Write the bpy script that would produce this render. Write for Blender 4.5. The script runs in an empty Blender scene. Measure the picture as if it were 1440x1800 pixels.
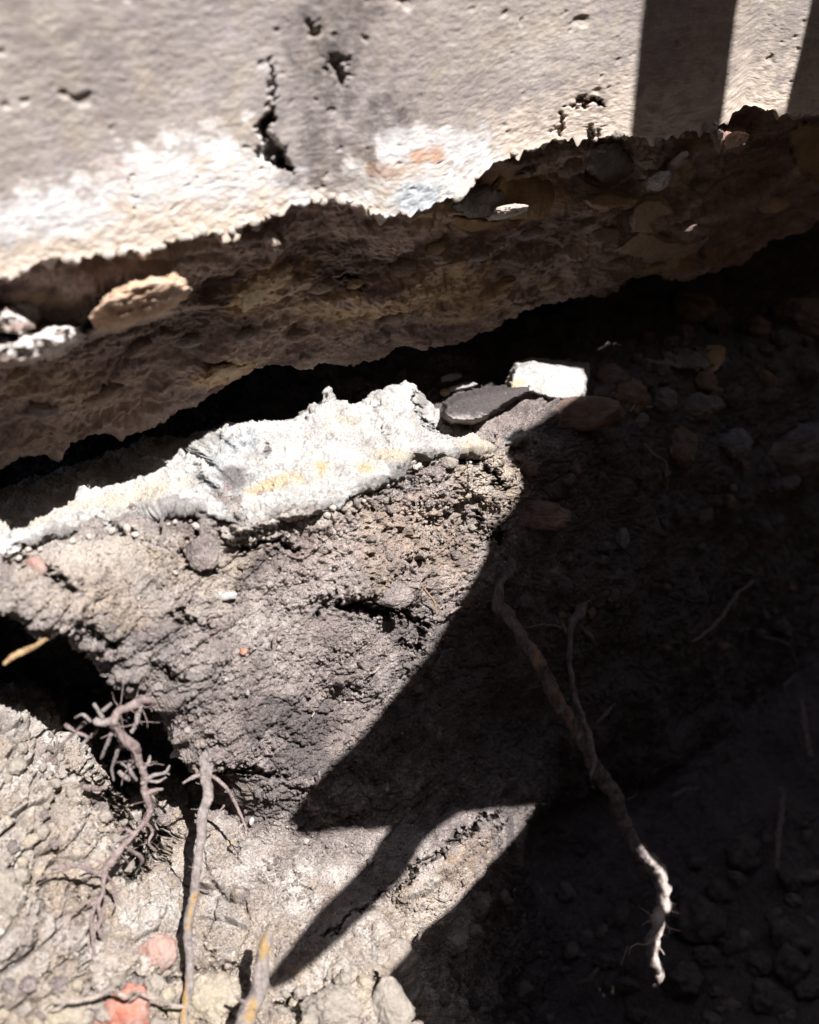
import bpy, math, random
import numpy as np
from mathutils import Vector

# ------------------------------------------------------------------ camera
SC = bpy.context.scene
COL = SC.collection
FPX = 1559.0                      # focal length in pixels of the 1440x1800 photograph
PITCH = math.radians(35.2); YAW = math.radians(54.2)
CAM = np.array([0.0, -0.62, 0.0])
FW = np.array([math.cos(PITCH)*math.cos(YAW), math.cos(PITCH)*math.sin(YAW), -math.sin(PITCH)])
RT = np.array([math.sin(YAW), -math.cos(YAW), 0.0])
UP = np.cross(RT, FW)
cd = bpy.data.cameras.new('camera'); cam = bpy.data.objects.new('camera', cd); COL.objects.link(cam)
cam.location = CAM
from mathutils import Matrix
cam.rotation_euler = Matrix(((RT[0], UP[0], -FW[0]), (RT[1], UP[1], -FW[1]), (RT[2], UP[2], -FW[2]))).to_euler()
cd.sensor_fit = 'VERTICAL'; cd.sensor_height = 36.0; cd.lens = 36.0*FPX/1800.0
cd.clip_start = 0.01; cd.clip_end = 500
cd.dof.use_dof = True; cd.dof.focus_distance = 0.93; cd.dof.aperture_fstop = 3.5
SC.camera = cam

# ------------------------------------------------------------------ world and sun
SD = np.array([-0.05, 0.50, -1.0]); SD /= np.linalg.norm(SD)      # the way the sunlight travels
elev = math.asin(-SD[2])
world = bpy.data.worlds.new('World'); SC.world = world; world.use_nodes = True
wn = world.node_tree
sky = wn.nodes.new('ShaderNodeTexSky'); sky.sky_type = 'NISHITA'; sky.sun_disc = False
sky.sun_elevation = elev; sky.sun_rotation = math.atan2(-SD[0], -SD[1])
bg = wn.nodes['Background']; bg.inputs['Strength'].default_value = 0.05
wn.links.new(sky.outputs[0], bg.inputs['Color'])
sl = bpy.data.lights.new('sun', 'SUN'); sl.energy = 5.0; sl.angle = math.radians(0.35); sl.color = (1.0, 0.972, 0.955)
sun = bpy.data.objects.new('sun', sl); COL.objects.link(sun)
sun.rotation_euler = Vector(SD).to_track_quat('-Z', 'Y').to_euler()
SC.view_settings.view_transform = 'Standard'; SC.view_settings.look = 'None'
SC.view_settings.exposure = 1.2; SC.view_settings.gamma = 1.0
SC.cycles.max_bounces = 4; SC.cycles.diffuse_bounces = 3
random.seed(7)
RNG = np.random.RandomState(5)

# ------------------------------------------------------------------ helpers: rays
def ray(px, py):
    px = np.asarray(px, float); py = np.asarray(py, float)
    return FW + ((px-720)/FPX)[..., None]*RT - ((py-900)/FPX)[..., None]*UP
def at_y(px, py, y):
    d = ray(px, py); t = (np.asarray(y, float)-CAM[1])/d[..., 1]
    return CAM + d*t[..., None]
def at_z(px, py, z):
    d = ray(px, py); t = (z-CAM[2])/d[..., 2]
    return CAM + d*t[..., None]
def proj(P):
    v = P-CAM; zc = v@FW
    zc = np.where(np.abs(zc) < 1e-4, 1e-4, zc)
    return 720+FPX*(v@RT)/zc, 900-FPX*(v@UP)/zc, zc
def pt(px, py, y):
    return at_y(np.array(px), np.array(py), np.array(y))

# ------------------------------------------------------------------ helpers: noise
_perm = np.random.RandomState(11).permutation(256).astype(np.int32); _perm = np.concatenate([_perm, _perm, _perm])
_g = np.array([[1,1,0],[-1,1,0],[1,-1,0],[-1,-1,0],[1,0,1],[-1,0,1],[1,0,-1],[-1,0,-1],[0,1,1],[0,-1,1],[0,1,-1],[0,-1,-1],[1,1,0],[-1,1,0],[0,-1,1],[0,-1,-1]], np.float32)
def perlin(P):
    P = P.astype(np.float32); i = np.floor(P).astype(np.int32); f = P-i; i &= 255
    w = f*f*f*(f*(f*6-15)+10)
    out = 0
    for dx in (0, 1):
        wx = w[:, 0] if dx else 1-w[:, 0]
        a = _perm[i[:, 0]+dx]
        for dy in (0, 1):
            wy = w[:, 1] if dy else 1-w[:, 1]
            b = _perm[a+i[:, 1]+dy]
            for dz in (0, 1):
                wz = w[:, 2] if dz else 1-w[:, 2]
                g = _g[_perm[b+i[:, 2]+dz] & 15]
                out = out+wx*wy*wz*(g[:, 0]*(f[:, 0]-dx)+g[:, 1]*(f[:, 1]-dy)+g[:, 2]*(f[:, 2]-dz))
    return out
def fbm(P, oct=4, gain=0.5, ridged=False):
    s = 0; a = 1.0
    for k in range(oct):
        n = perlin(P*(2.03**k)+17.3*k)
        if ridged: n = 0.5-2*np.abs(n)
        s = s+a*n; a *= gain
    return s
def worley(P, seed=0):
    P = P.astype(np.float32); i = np.floor(P).astype(np.int32); f = P-i
    F1 = np.full(len(P), 9, np.float32); F2 = F1.copy(); ID = np.zeros(len(P), np.float32)
    for dx in (-1, 0, 1):
        for dy in (-1, 0, 1):
            for dz in (-1, 0, 1):
                h = _perm[(_perm[(_perm[(i[:, 0]+dx+seed) & 255]+i[:, 1]+dy) & 255]+i[:, 2]+dz) & 255]
                a = _perm[h+31]; b = _perm[h+101]; c = _perm[h+173]
                d = (dx+a/255.-f[:, 0])**2+(dy+b/255.-f[:, 1])**2+(dz+c/255.-f[:, 2])**2
                d = d.astype(np.float32)
                m = d < F1
                F2 = np.where(m, F1, np.minimum(F2, d)); F1 = np.where(m, d, F1); ID = np.where(m, h/255., ID)
    return np.sqrt(F1), np.sqrt(F2), ID
def sstep(a, b, x):
    t = np.clip((x-a)/(b-a), 0, 1); return t*t*(3-2*t)
def seg_dist(px, py, pts):
    """distance to a polyline, and the width/depth interpolated along it; pts rows (x, y, w)"""
    best = np.full(px.shape, 1e9); wd = np.ones(px.shape)
    for a, b in zip(pts[:-1], pts[1:]):
        vx, vy = b[0]-a[0], b[1]-a[1]; L = vx*vx+vy*vy+1e-9
        t = np.clip(((px-a[0])*vx+(py-a[1])*vy)/L, 0, 1)
        d = np.hypot(px-a[0]-t*vx, py-a[1]-t*vy)
        m = d < best
        wd = np.where(m, a[2]+t*(b[2]-a[2]), wd); best = np.where(m, d, best)
    return best, wd
def poly_sd(px, py, poly):
    """signed distance in pixels, positive inside"""
    poly = [(a[0], a[1], 1) for a in poly]
    d, _ = seg_dist(px, py, poly+[poly[0]])
    ins = np.zeros(px.shape, bool); n = len(poly)
    for k in range(n):
        x1, y1 = poly[k][:2]; x2, y2 = poly[(k+1) % n][:2]
        c = ((y1 > py) != (y2 > py)) & (px < (x2-x1)*(py-y1)/(y2-y1+1e-12)+x1)
        ins ^= c
    return np.where(ins, d, -d)
def blobs(px, py, L, nz=None, soft=0.5):
    m = np.zeros(px.shape)
    for b in L:
        x, y, rx, ry, s = b[:5]; ang = math.radians(b[5]) if len(b) > 5 else 0
        dx, dy = px-x, py-y
        u = (dx*math.cos(ang)+dy*math.sin(ang))/rx; v = (-dx*math.sin(ang)+dy*math.cos(ang))/ry
        d = np.sqrt(u*u+v*v)
        if nz is not None: d = d+nz
        m = np.maximum(m, s*sstep(1+soft, 1-soft, d))
    return m

# ------------------------------------------------------------------ helpers: objects and meshes
def link(name, data, parent=None, mat=None):
    o = bpy.data.objects.new(name, data); COL.objects.link(o)
    if parent: o.parent = parent
    if mat and data: data.materials.append(mat)
    return o
def tag(o, label=None, cat=None, group=None, kind=None):
    if label: o['label'] = label
    if cat: o['category'] = cat
    if group: o['group'] = group
    if kind: o['kind'] = kind
    return o
def empty(name, loc, label, cat, group=None):
    o = bpy.data.objects.new(name, None); COL.objects.link(o); o.location = Vector(loc); o.empty_display_size = .02
    return tag(o, label, cat, group)
def mesh_np(name, V, Fq, attrs=None, smooth=True):
    me = bpy.data.meshes.new(name); V = np.ascontiguousarray(V, np.float32); Fq = np.asarray(Fq, np.int32)
    me.vertices.add(len(V)); me.vertices.foreach_set('co', V.ravel())
    n, k = Fq.shape
    me.loops.add(n*k); me.loops.foreach_set('vertex_index', Fq.ravel())
    me.polygons.add(n); me.polygons.foreach_set('loop_start', np.arange(n, dtype=np.int32)*k)
    me.polygons.foreach_set('use_smooth', np.full(n, smooth))
    for nm, a in (attrs or {}).items():
        at = me.attributes.new(nm, 'FLOAT', 'POINT'); at.data.foreach_set('value', np.ascontiguousarray(a, np.float32).ravel())
    me.update(); me.validate()
    return me
def grid_faces(nr, nc, wrap=False):
    i = np.arange(nr-1)[:, None]*nc; c = nc if wrap else nc-1
    j = np.arange(c)[None, :]; j2 = (j+1) % nc
    return np.stack([i+j, i+j2, i+nc+j2, i+nc+j], -1).reshape(-1, 4)
def grid_normals(G):
    du = np.gradient(G, axis=1); dv = np.gradient(G, axis=0)
    N = np.cross(du, dv); N /= np.linalg.norm(N, axis=-1, keepdims=True)+1e-12
    return N
def catmull(K, counts):
    """K: (k, cols, 3) control points; counts rows for each segment -> (rows, cols, 3)"""
    out = []
    P = np.concatenate([2*K[:1]-K[1:2], K, 2*K[-1:]-K[-2:-1]])
    for s, n in enumerate(counts):
        p0, p1, p2, p3 = P[s], P[s+1], P[s+2], P[s+3]
        t = np.linspace(0, 1, n, endpoint=(s == len(counts)-1))[:, None, None]
        l01 = np.linalg.norm(p1-p0, axis=-1, keepdims=True)**.5+1e-5
        l12 = np.linalg.norm(p2-p1, axis=-1, keepdims=True)**.5+1e-5
        l23 = np.linalg.norm(p3-p2, axis=-1, keepdims=True)**.5+1e-5
        m1 = (p2-p1)+l12*((p1-p0)/l01-(p2-p0)/(l01+l12))
        m2 = (p2-p1)+l12*((p3-p2)/l23-(p3-p1)/(l12+l23))
        h = t*t*t; q = t*t
        out.append((2*h-3*q+1)*p1+(h-2*q+t)*m1+(-2*h+3*q)*p2+(h-q)*m2)
    return np.concatenate(out)
def xcols(n, a=-420, b=1900):
    px = np.linspace(a, b, n)
    px = np.concatenate([px[:n//14*0]]+[px])
    return at_y(px, np.full(len(px), 900.), np.zeros(len(px)))[:, 0]
def curve(pts, xs):
    """pts rows (px, py, y) or (px, py, 'z', z) or ('w', x, y, z) -> positions at every x in xs"""
    W = []
    for q in pts:
        if q[0] == 'w': W.append(q[1:])
        elif q[2] == 'z': W.append(at_z(np.array(float(q[0])), np.array(float(q[1])), q[3]))
        else: W.append(pt(float(q[0]), float(q[1]), float(q[2])))
    W = np.array(W, float); W = W[np.argsort(W[:, 0])]
    return np.stack([xs, np.interp(xs, W[:, 0], W[:, 1]), np.interp(xs, W[:, 0], W[:, 2])], -1)

# ------------------------------------------------------------------ helpers: materials
class NT:
    def __init__(s, name):
        s.m = bpy.data.materials.new(name); s.m.use_nodes = True; s.t = s.m.node_tree
        s.b = s.t.nodes['Principled BSDF']; s.b.inputs['Roughness'].default_value = .9
        s.b.inputs['Specular IOR Level'].default_value = .25
        s.co = s.t.nodes.new('ShaderNodeTexCoord').outputs['Object']
    def n(s, ty, **kw):
        x = s.t.nodes.new(ty)
        for k, v in kw.items():
            if k in x.inputs: x.inputs[k].default_value = v
            else: setattr(x, k, v)
        return x
    def l(s, a, b): s.t.links.new(a, b)
    def map(s, scale):
        x = s.n('ShaderNodeMapping'); x.inputs['Scale'].default_value = scale; s.l(s.co, x.inputs['Vector']); return x.outputs[0]
    def noise(s, scale, detail=6, rough=.6, vec=None, dist=0):
        x = s.n('ShaderNodeTexNoise'); x.inputs['Scale'].default_value = scale; x.inputs['Detail'].default_value = detail
        x.inputs['Roughness'].default_value = rough; x.inputs['Distortion'].default_value = dist
        s.l(vec or s.co, x.inputs['Vector']); return x.outputs['Fac']
    def vor(s, scale, out='Distance', vec=None, feature='F1'):
        x = s.n('ShaderNodeTexVoronoi'); x.feature = feature; x.inputs['Scale'].default_value = scale; s.l(vec or s.co, x.inputs['Vector']); return x.outputs[out]
    def ramp(s, fac, stops):
        x = s.n('ShaderNodeValToRGB'); e = x.color_ramp.elements
        while len(e) < len(stops): e.new(.5)
        for k, (p, c) in enumerate(stops):
            e[k].position = p; e[k].color = (c if len(c) == 4 else (*c, 1)) if hasattr(c, '__len__') else (c, c, c, 1)
        s.l(fac, x.inputs[0]); return x.outputs[0]
    def attr(s, name):
        x = s.n('ShaderNodeAttribute'); x.attribute_name = name; return x.outputs['Fac']
    def math(s, op, a, b=None, c=None, clamp=False):
        x = s.n('ShaderNodeMath'); x.operation = op; x.use_clamp = clamp
        for k, v in enumerate((a, b, c)):
            if v is None: continue
            if isinstance(v, (int, float)): x.inputs[k].default_value = v
            else: s.l(v, x.inputs[k])
        return x.outputs[0]
    def mix(s, fac, a, b, mode='MIX'):
        x = s.n('ShaderNodeMix'); x.data_type = 'RGBA'; x.blend_type = mode
        for k, v in ((0, fac), (6, a), (7, b)):
            if isinstance(v, (int, float)): x.inputs[k].default_value = v
            elif isinstance(v, tuple): x.inputs[k].default_value = (*v, 1) if len(v) == 3 else v
            else: s.l(v, x.inputs[k])
        return x.outputs[2]
    def bump(s, h, strength, dist, prev=None):
        x = s.n('ShaderNodeBump'); x.inputs['Strength'].default_value = strength; x.inputs['Distance'].default_value = dist
        s.l(h, x.inputs['Height'])
        if prev: s.l(prev, x.inputs['Normal'])
        return x.outputs[0]
    def done(s, col, nrm=None, rough=None):
        if isinstance(col, tuple): s.b.inputs['Base Color'].default_value = (*col, 1)
        else: s.l(col, s.b.inputs['Base Color'])
        if nrm: s.l(nrm, s.b.inputs['Normal'])
        if rough is not None:
            if isinstance(rough, float): s.b.inputs['Roughness'].default_value = rough
            else: s.l(rough, s.b.inputs['Roughness'])
        return s.m

def make_soil():
    s = NT('soil')
    c = s.ramp(s.noise(14, 6, .65), [(.30, (.125, .098, .090)), (.45, (.255, .213, .200)), (.60, (.385, .335, .312)), (.8, (.51, .455, .425))])
    g = s.ramp(s.vor(260, 'Color'), [(.0, .55), (.5, .95), (1, 1.35)])
    c = s.mix(.75, c, g, 'MULTIPLY')
    g3 = s.ramp(s.noise(420, 3, .7), [(.3, .55), (.7, 1.4)])
    c = s.mix(.8, c, g3, 'MULTIPLY')
    g4 = s.ramp(s.noise(1300, 2, .7), [(.36, .5), (.64, 1.5)])
    c = s.mix(.7, c, g4, 'MULTIPLY')
    tn = s.math('MULTIPLY', s.attr('tan'), s.ramp(s.noise(70, 5, .7), [(.34, 0.1), (.62, 1.0)]))
    c = s.mix(s.math('MULTIPLY', tn, .8), c, s.mix(.6, (.62, .49, .34), g3, 'MULTIPLY'))
    og = s.math('MULTIPLY', s.attr('orange'), s.ramp(s.noise(160, 4, .7), [(.35, 0.0), (.6, 1.0)]))
    c = s.mix(s.math('MULTIPLY', og, .7), c, s.mix(.6, (.46, .25, .12), g3, 'MULTIPLY'))
    mv = s.ramp(s.noise(24, 5, .65), [(.45, 0.0), (.62, .35)]); c = s.mix(mv, c, s.mix(.7, (.38, .30, .28), g3, 'MULTIPLY'))
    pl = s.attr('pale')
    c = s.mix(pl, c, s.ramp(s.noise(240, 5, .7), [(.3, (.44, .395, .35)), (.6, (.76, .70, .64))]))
    dk = s.attr('dark'); c = s.mix(dk, c, s.mix(.8, (.098, .084, .084), g3, 'MULTIPLY'))  # mixes painted shade into the soil colour
    # single bright and yellow mineral grains
    v = s.vor(170, 'Distance'); sp = s.ramp(v, [(.10, 1.0), (.16, 0.0)])
    vc = s.ramp(s.vor(170, 'Color'), [(.80, 0.0), (.83, 1.0)])
    c = s.mix(s.math('MULTIPLY', sp, vc), c, (.50, .46, .40))
    b = s.bump(s.noise(900, 4, .8), .9, .0030)
    b = s.bump(s.math('SUBTRACT', 1.0, s.vor(480)), .7, .0024, b)
    return s.done(c, b, .95)
def make_concrete():
    s = NT('old_concrete')
    st = s.map((1, 1, 3.2))
    c = s.ramp(s.noise(9, 8, .68, st), [(.32, (.28, .248, .238)), (.5, (.385, .345, .328)), (.68, (.48, .435, .41))])
    c = s.mix(s.ramp(s.noise(5, 5, .6), [(.40, 0.0), (.65, .6)]), c, (.50, .415, .33))
    c = s.mix(s.ramp(s.noise(19, 5, .7, dist=.5), [(.42, 0.0), (.62, .55)]), c, (.27, .235, .235))
    c = s.mix(s.ramp(s.noise(27, 5, .7), [(.50, 0.0), (.66, .5)]), c, (.50, .42, .31))
    c = s.mix(s.ramp(s.noise(38, 6, .72, st), [(.40, 0.0), (.66, .7)]), c, (.23, .195, .18))
    st2 = s.map((1, 1, 4.5))
    c = s.mix(.55, c, s.ramp(s.noise(160, 4, .7, st2), [(.3, .62), (.7, 1.35)]), 'MULTIPLY')
    c = s.mix(s.math('MULTIPLY', s.attr('stain'), s.ramp(s.noise(60, 6, .75), [(.36, 0.15), (.6, 1.0)])), c, (.085, .070, .068))
    c = s.mix(s.attr('cream'), c, s.ramp(s.noise(45, 7, .72, st), [(.32, (.46, .365, .285)), (.55, (.64, .545, .46))]))
    c = s.mix(s.attr('white'), c, s.ramp(s.noise(80, 7, .75), [(.3, (.48, .45, .44)), (.55, (.68, .67, .67))]))
    c = s.mix(s.attr('rust'), c, (.50, .26, .14))
    c = s.mix(s.attr('slate'), c, s.ramp(s.noise(120, 5, .7), [(.35, (.22, .25, .28)), (.62, (.60, .63, .65))]))
    # the broken underside: dusty brown
    br = s.ramp(s.noise(16, 7, .7, s.map((.6, 1, 1.6)), .6), [(.30, (.095, .064, .054)), (.46, (.245, .180, .155)), (.60, (.42, .325, .28)), (.8, (.62, .52, .455))])
    br = s.mix(.6, br, s.ramp(s.noise(300, 4, .75), [(.3, .55), (.7, 1.45)]), 'MULTIPLY')
    br = s.mix(s.attr('tan'), br, s.ramp(s.noise(50, 6, .7), [(.3, (.38, .25, .13)), (.65, (.62, .46, .28))]))
    c = s.mix(s.attr('under'), c, br)
    b = s.bump(s.noise(520, 4, .75), .5, .0012)
    b = s.bump(s.noise(150, 5, .7, s.map((.5, 1, 1.5))), .1, .002, b)
    return s.done(c, b, .95)
def make_lime():
    s = NT('pale_mortar')
    c = s.ramp(s.noise(30, 8, .7), [(.30, (.36, .335, .31)), (.5, (.57, .55, .525)), (.7, (.72, .705, .685))])
    c = s.mix(s.math('MULTIPLY', s.attr('tan'), s.ramp(s.noise(120, 5, .7), [(.36, 0.1), (.55, 1.0)])), c, (.56, .43, .26))
    c = s.mix(s.attr('slate'), c, s.ramp(s.noise(90, 6, .7, s.map((1, 1, 2.5))), [(.35, (.24, .25, .26)), (.62, (.62, .64, .66))]))
    c = s.mix(s.attr('dark'), c, (.12, .100, .095))
    v = s.vor(210, 'Distance'); pit = s.ramp(v, [(.07, 1.0), (.15, 0.0)])
    c = s.mix(s.math('MULTIPLY', pit, s.ramp(s.vor(210, 'Color'), [(.30, 0.0), (.36, .9)])), c, (.16, .14, .13))
    c = s.mix(.7, c, s.ramp(s.noise(600, 4, .8), [(.36, .45), (.6, 1.2)]), 'MULTIPLY')
    b = s.bump(s.noise(700, 4, .8), .9, .0026)
    b = s.bump(s.noise(150, 5, .7), .7, .004, b)
    return s.done(c, b, .92)
def make_rock(name, a, b_, sc=30, dust=.35, dustcol=(.24, .21, .195), streak=1.0):
    s = NT(name)
    c = s.ramp(s.noise(sc, 7, .65, s.map((1, 1, streak)), .5), [(.34, a), (.66, b_)])
    c = s.mix(.5, c, s.ramp(s.noise(350, 4, .7), [(.3, .6), (.7, 1.35)]), 'MULTIPLY')
    c = s.mix(s.ramp(s.noise(55, 6, .7), [(.45, 0.0), (.62, dust)]), c, dustcol)
    b = s.bump(s.noise(500, 5, .8), .7, .0022)
    b = s.bump(s.noise(90, 4, .6), .6, .005, b)
    return s.done(c, b, .9)
def make_bark(name, a, b_, inner=(.50, .33, .15)):
    s = NT(name)
    c = s.ramp(s.noise(120, 6, .75, s.map((1, 1, .3))), [(.34, a), (.60, b_)])
    c = s.mix(.55, c, s.ramp(s.noise(500, 4, .7), [(.3, .55), (.7, 1.4)]), 'MULTIPLY')
    c = s.mix(s.attr('inner'), c, inner)
    c = s.mix(s.attr('chalk'), c, (.74, .64, .58))  # paler colour that strengthens the sunlight on a root tip
    b = s.bump(s.noise(800, 4, .8), .9, .0022)
    b = s.bump(s.noise(260, 5, .75, s.map((1, 1, .22))), 1.0, .004, b)
    return s.done(c, b, .9)
M = dict(soil=make_soil(), concrete=make_concrete(), lime=make_lime(),
    bark=make_bark('root_bark', (.22, .185, .175), (.46, .40, .375)),
    pinkbark=make_bark('pink_root_bark', (.25, .175, .165), (.45, .355, .335)),
    darkbark=make_bark('dark_root_bark', (.13, .10, .10), (.32, .26, .25), (.42, .26, .16)),
    tanbark=make_bark('tan_root_bark', (.42, .25, .11), (.62, .43, .24)),
    paleroot=make_bark('pale_rootlet', (.45, .36, .31), (.62, .52, .46)),
    grey=make_rock('grey_stone', (.10, .09, .088), (.23, .20, .19)),
    brown=make_rock('brown_stone', (.13, .085, .06), (.26, .19, .15)),
    tan=make_rock('tan_stone', (.42, .30, .18), (.62, .48, .32)),
    ochre=make_rock('ochre_stone', (.26, .165, .075), (.46, .31, .17), dust=.3, dustcol=(.36, .29, .24)),
    red=make_rock('red_stone', (.30, .17, .14), (.44, .29, .245), dust=.6, dustcol=(.33, .28, .25)),
    orange=make_rock('orange_brick', (.36, .12, .08), (.46, .21, .15), dust=.75, dustcol=(.40, .29, .25)),
    clod=make_rock('dry_clod', (.19, .165, .145), (.38, .335, .28), dust=.2, sc=60),
    yclod=make_rock('yellow_clod', (.25, .21, .155), (.45, .39, .30), dust=.5, sc=60),
    palestone=make_rock('pale_stone', (.36, .34, .33), (.62, .60, .60)),
    edgechip=make_rock('pale_edge_chip', (.40, .34, .29), (.62, .55, .49)),
    under_brown=make_rock('dusty_brown_stone', (.16, .105, .08), (.34, .245, .195), dust=.5, dustcol=(.34, .27, .235)),
    under_grey=make_rock('dusty_grey_stone', (.17, .15, .145), (.38, .34, .325), dust=.5, dustcol=(.34, .27, .235)),
    suntan=make_rock('orange_tan_stone', (.44, .27, .17), (.66, .47, .34), dust=.5, dustcol=(.58, .47, .40), sc=60),
    flake=make_rock('tan_flake', (.38, .29, .21), (.58, .47, .36), sc=45, dust=.15),
    damp=make_rock('damp_stone', (.10, .084, .080), (.27, .235, .22), dust=.3, dustcol=(.09, .08, .078)),  # this and the next three: darkened copies for stones and earth in shade
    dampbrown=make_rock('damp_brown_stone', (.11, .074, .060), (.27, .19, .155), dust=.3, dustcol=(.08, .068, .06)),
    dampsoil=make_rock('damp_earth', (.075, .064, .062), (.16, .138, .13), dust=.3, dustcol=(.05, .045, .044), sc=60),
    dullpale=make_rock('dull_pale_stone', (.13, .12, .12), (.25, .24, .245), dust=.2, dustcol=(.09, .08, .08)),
    timber=make_rock('weathered_timber', (.16, .12, .085), (.30, .235, .17), sc=20, dust=.1, streak=.15))

# ================================================================== LARGE STRUCTURE
def loft(curves, counts, ncol, a=-420, b=1900):
    xs = xcols(ncol, a, b)
    K = np.stack([curve(c, xs) for c in curves])
    G = catmull(K, counts)
    N = grid_normals(G)
    if np.mean(np.sum(N*(CAM-G), -1)) < 0: N = -N; flip = True
    else: flip = False
    return xs, G, N, flip
def build(name, G, mat, attrs, flip, parent=None):
    nr, nc = G.shape[:2]; Fq = grid_faces(nr, nc)
    if flip: Fq = Fq[:, ::-1]
    return link(name, mesh_np(name, G.reshape(-1, 3), Fq, attrs), parent, mat)
def grooves(P, L):
    """push the surface away from the camera along drawn cracks: L rows (depth, [(px, py, halfwidth)...])"""
    px, py, zc = proj(P); D = np.zeros(len(P))
    wob = perlin(P*60)*14+perlin(P*190+7)*9; wob2 = perlin(P*70+31)*14+perlin(P*210+3)*9
    wid = 1+.9*perlin(P*110+77)+.7*perlin(P*300+5)
    for depth, line in L:
        d, w = seg_dist(px+wob, py+wob2, line); w = w*np.clip(wid, .15, 2) if depth > 0 else w
        D = np.maximum(D, depth*np.clip(w/7, .2, 1.1)*sstep(1.25, .1, d/w)) if depth > 0 else np.where(d < w*1.4, np.minimum(D, depth*sstep(1.3, .3, d/w)), D)
    V = P-CAM; V /= np.linalg.norm(V, axis=-1, keepdims=True)
    return P+V*D[:, None]

# ---- old concrete foundation with its broken underside
NC = 1150
edge = [(-420,590,0),(-100,520,0),(0,500,0),(60,482,0),(130,470,0),(200,455,0),(260,458,0),(340,428,0),(400,420,0),(455,405,0),(520,372,0),(590,365,0),(640,375,0),(680,400,0),(740,384,0),(800,362,0),(835,318,0),(880,285,0),(930,262,0),(990,246,0),(1060,243,0),(1115,240,0),(1160,248,0),(1210,236,0),(1270,222,0),(1310,182,0),(1350,196,0),(1440,205,0),(1700,150,0),(1900,110,0)]
edge = [(a, b-14*(a < 820), y) for a, b, y in edge]
lipc = [(-420,930,.142),(-60,822,.142),(0,812,.142),(60,808,.142),(105,800,.142),(150,772,.142),(190,752,.142),(250,735,.142),(300,712,.142),(370,690,.142),(450,660,.142),(560,640,.142),(640,632,.142),(720,622,.142),(800,597,.142),(850,580,.142),(915,552,.142),(930,538,.142),(990,522,.142),(1060,512,.142),(1130,500,.142),(1200,488,.142),(1270,470,.142),(1310,452,.142),(1370,420,.142),(1440,382,.142),(1650,300,.142),(1900,190,.142)]
ez = lambda q, dy, y: [(a, b+dy, y) for a, b, _ in q]
def between(t, y, bulge=0):
    out = []
    for k in range(-420, 1901, 60):
        e = np.interp(k, [q[0] for q in edge], [q[1] for q in edge]); l = np.interp(k, [q[0] for q in lipc], [q[1] for q in lipc])
        out.append((k, e+(l-e)*t, y))
    return out
topw = [('w', x, 0.0, 3.0) for x in (-.5, .3, 9)]
def above(dy):
    return [(a, b-dy, y) for a, b, y in edge]
def behind(y, dz):
    W = [pt(float(a), float(b), 0.0) for a, b, _ in edge]
    return [('w', w[0], y, w[2]+dz) for w in W]
wall_curves = [topw, [('w', x, 0.0, .04) for x in (-.5, 9)], above(9), edge, behind(.016, .003), behind(.040, .001), between(.10, .058), between(.26, .084), between(.52, .088), between(.8, .118), lipc,
    [('w', x, .21, -.405) for x in (-.5, 9)], [('w', x, .40, -.36) for x in (-.5, 9)], [('w', x, .75, -.33) for x in (-.5, 9)]]
xs, G, N, flip = loft(wall_curves, [30, 400, 18, 12, 14, 30, 60, 70, 80, 60, 50, 24, 12], NC)
nr = G.shape[0]; P = G.reshape(-1, 3); Nn = N.reshape(-1, 3)
row = np.repeat(np.arange(nr), NC)
px, py, zc = proj(P)
under = sstep(448, 462, row).astype(float)
# face relief
face = 1-under
under = under.astype(float)
st = P*np.array([1, 1, 2.6])
d_face = .0030*fbm(P*7, 3)+.0003*fbm(st*60, 3, .6)+.0003*fbm(P*260, 3, .7)
pf1, pf2, pid = worley(P*np.array([90, 90, 120]), 3)
pits = sstep(.40, .10, pf1+.5*perlin(P*170))*(pid > .86)*sstep(-.2, .3, perlin(P*14+60))
pf1b, _, pidb = worley(P*np.array([38, 38, 60]), 9)
pitsb = sstep(.40, .10, pf1b+.6*perlin(P*90))*(pidb > .95)
d_face -= pits*.0016+pitsb*.0024
# near the bottom edge the face is more broken
edge_ = edge
eb = np.interp(px, [q[0] for q in edge], [q[1] for q in edge])
near = sstep(110, 0, eb-py)
d_face += near*(.0008*fbm(P*90, 4, .6)-.001)
# underside relief
q = P*np.array([.55, 1, 1.5])
nb = fbm(q*11, 3); nr_ = fbm(q*30+perlin(P*12)[:, None]*1.2, 4, .55, True); nf = fbm(P*130, 3, .6)
u1, u2, uid = worley(P*np.array([10, 14, 20])+perlin(P*20)[:, None]*.35, 4)
d_un = .016*nb+.0020*nr_+.0020*nf+.018*(uid-.5)*sstep(.0, .16, u2-u1)+.0036*fbm(P*60, 3, .68)+.0011*fbm(P*330, 2, .7)
uh1, _, uhid = worley(P*60, 21)
d_un -= sstep(.38, .15, uh1)*(uhid > .9)*.006
disp = face*d_face+under*d_un*sstep(447, 492, row)
# jagged bottom edge: pieces bitten out of it
jag = sstep(424, 446, row)*sstep(478, 458, row)
P2 = P+Nn*disp[:, None]
P2[:, 2] += jag*(.0045*fbm(P*40+3, 3, .6)+.0022*fbm(P*130, 3, .65)-.007*sstep(.45, .1, worley(P*55, 6)[0]))
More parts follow.
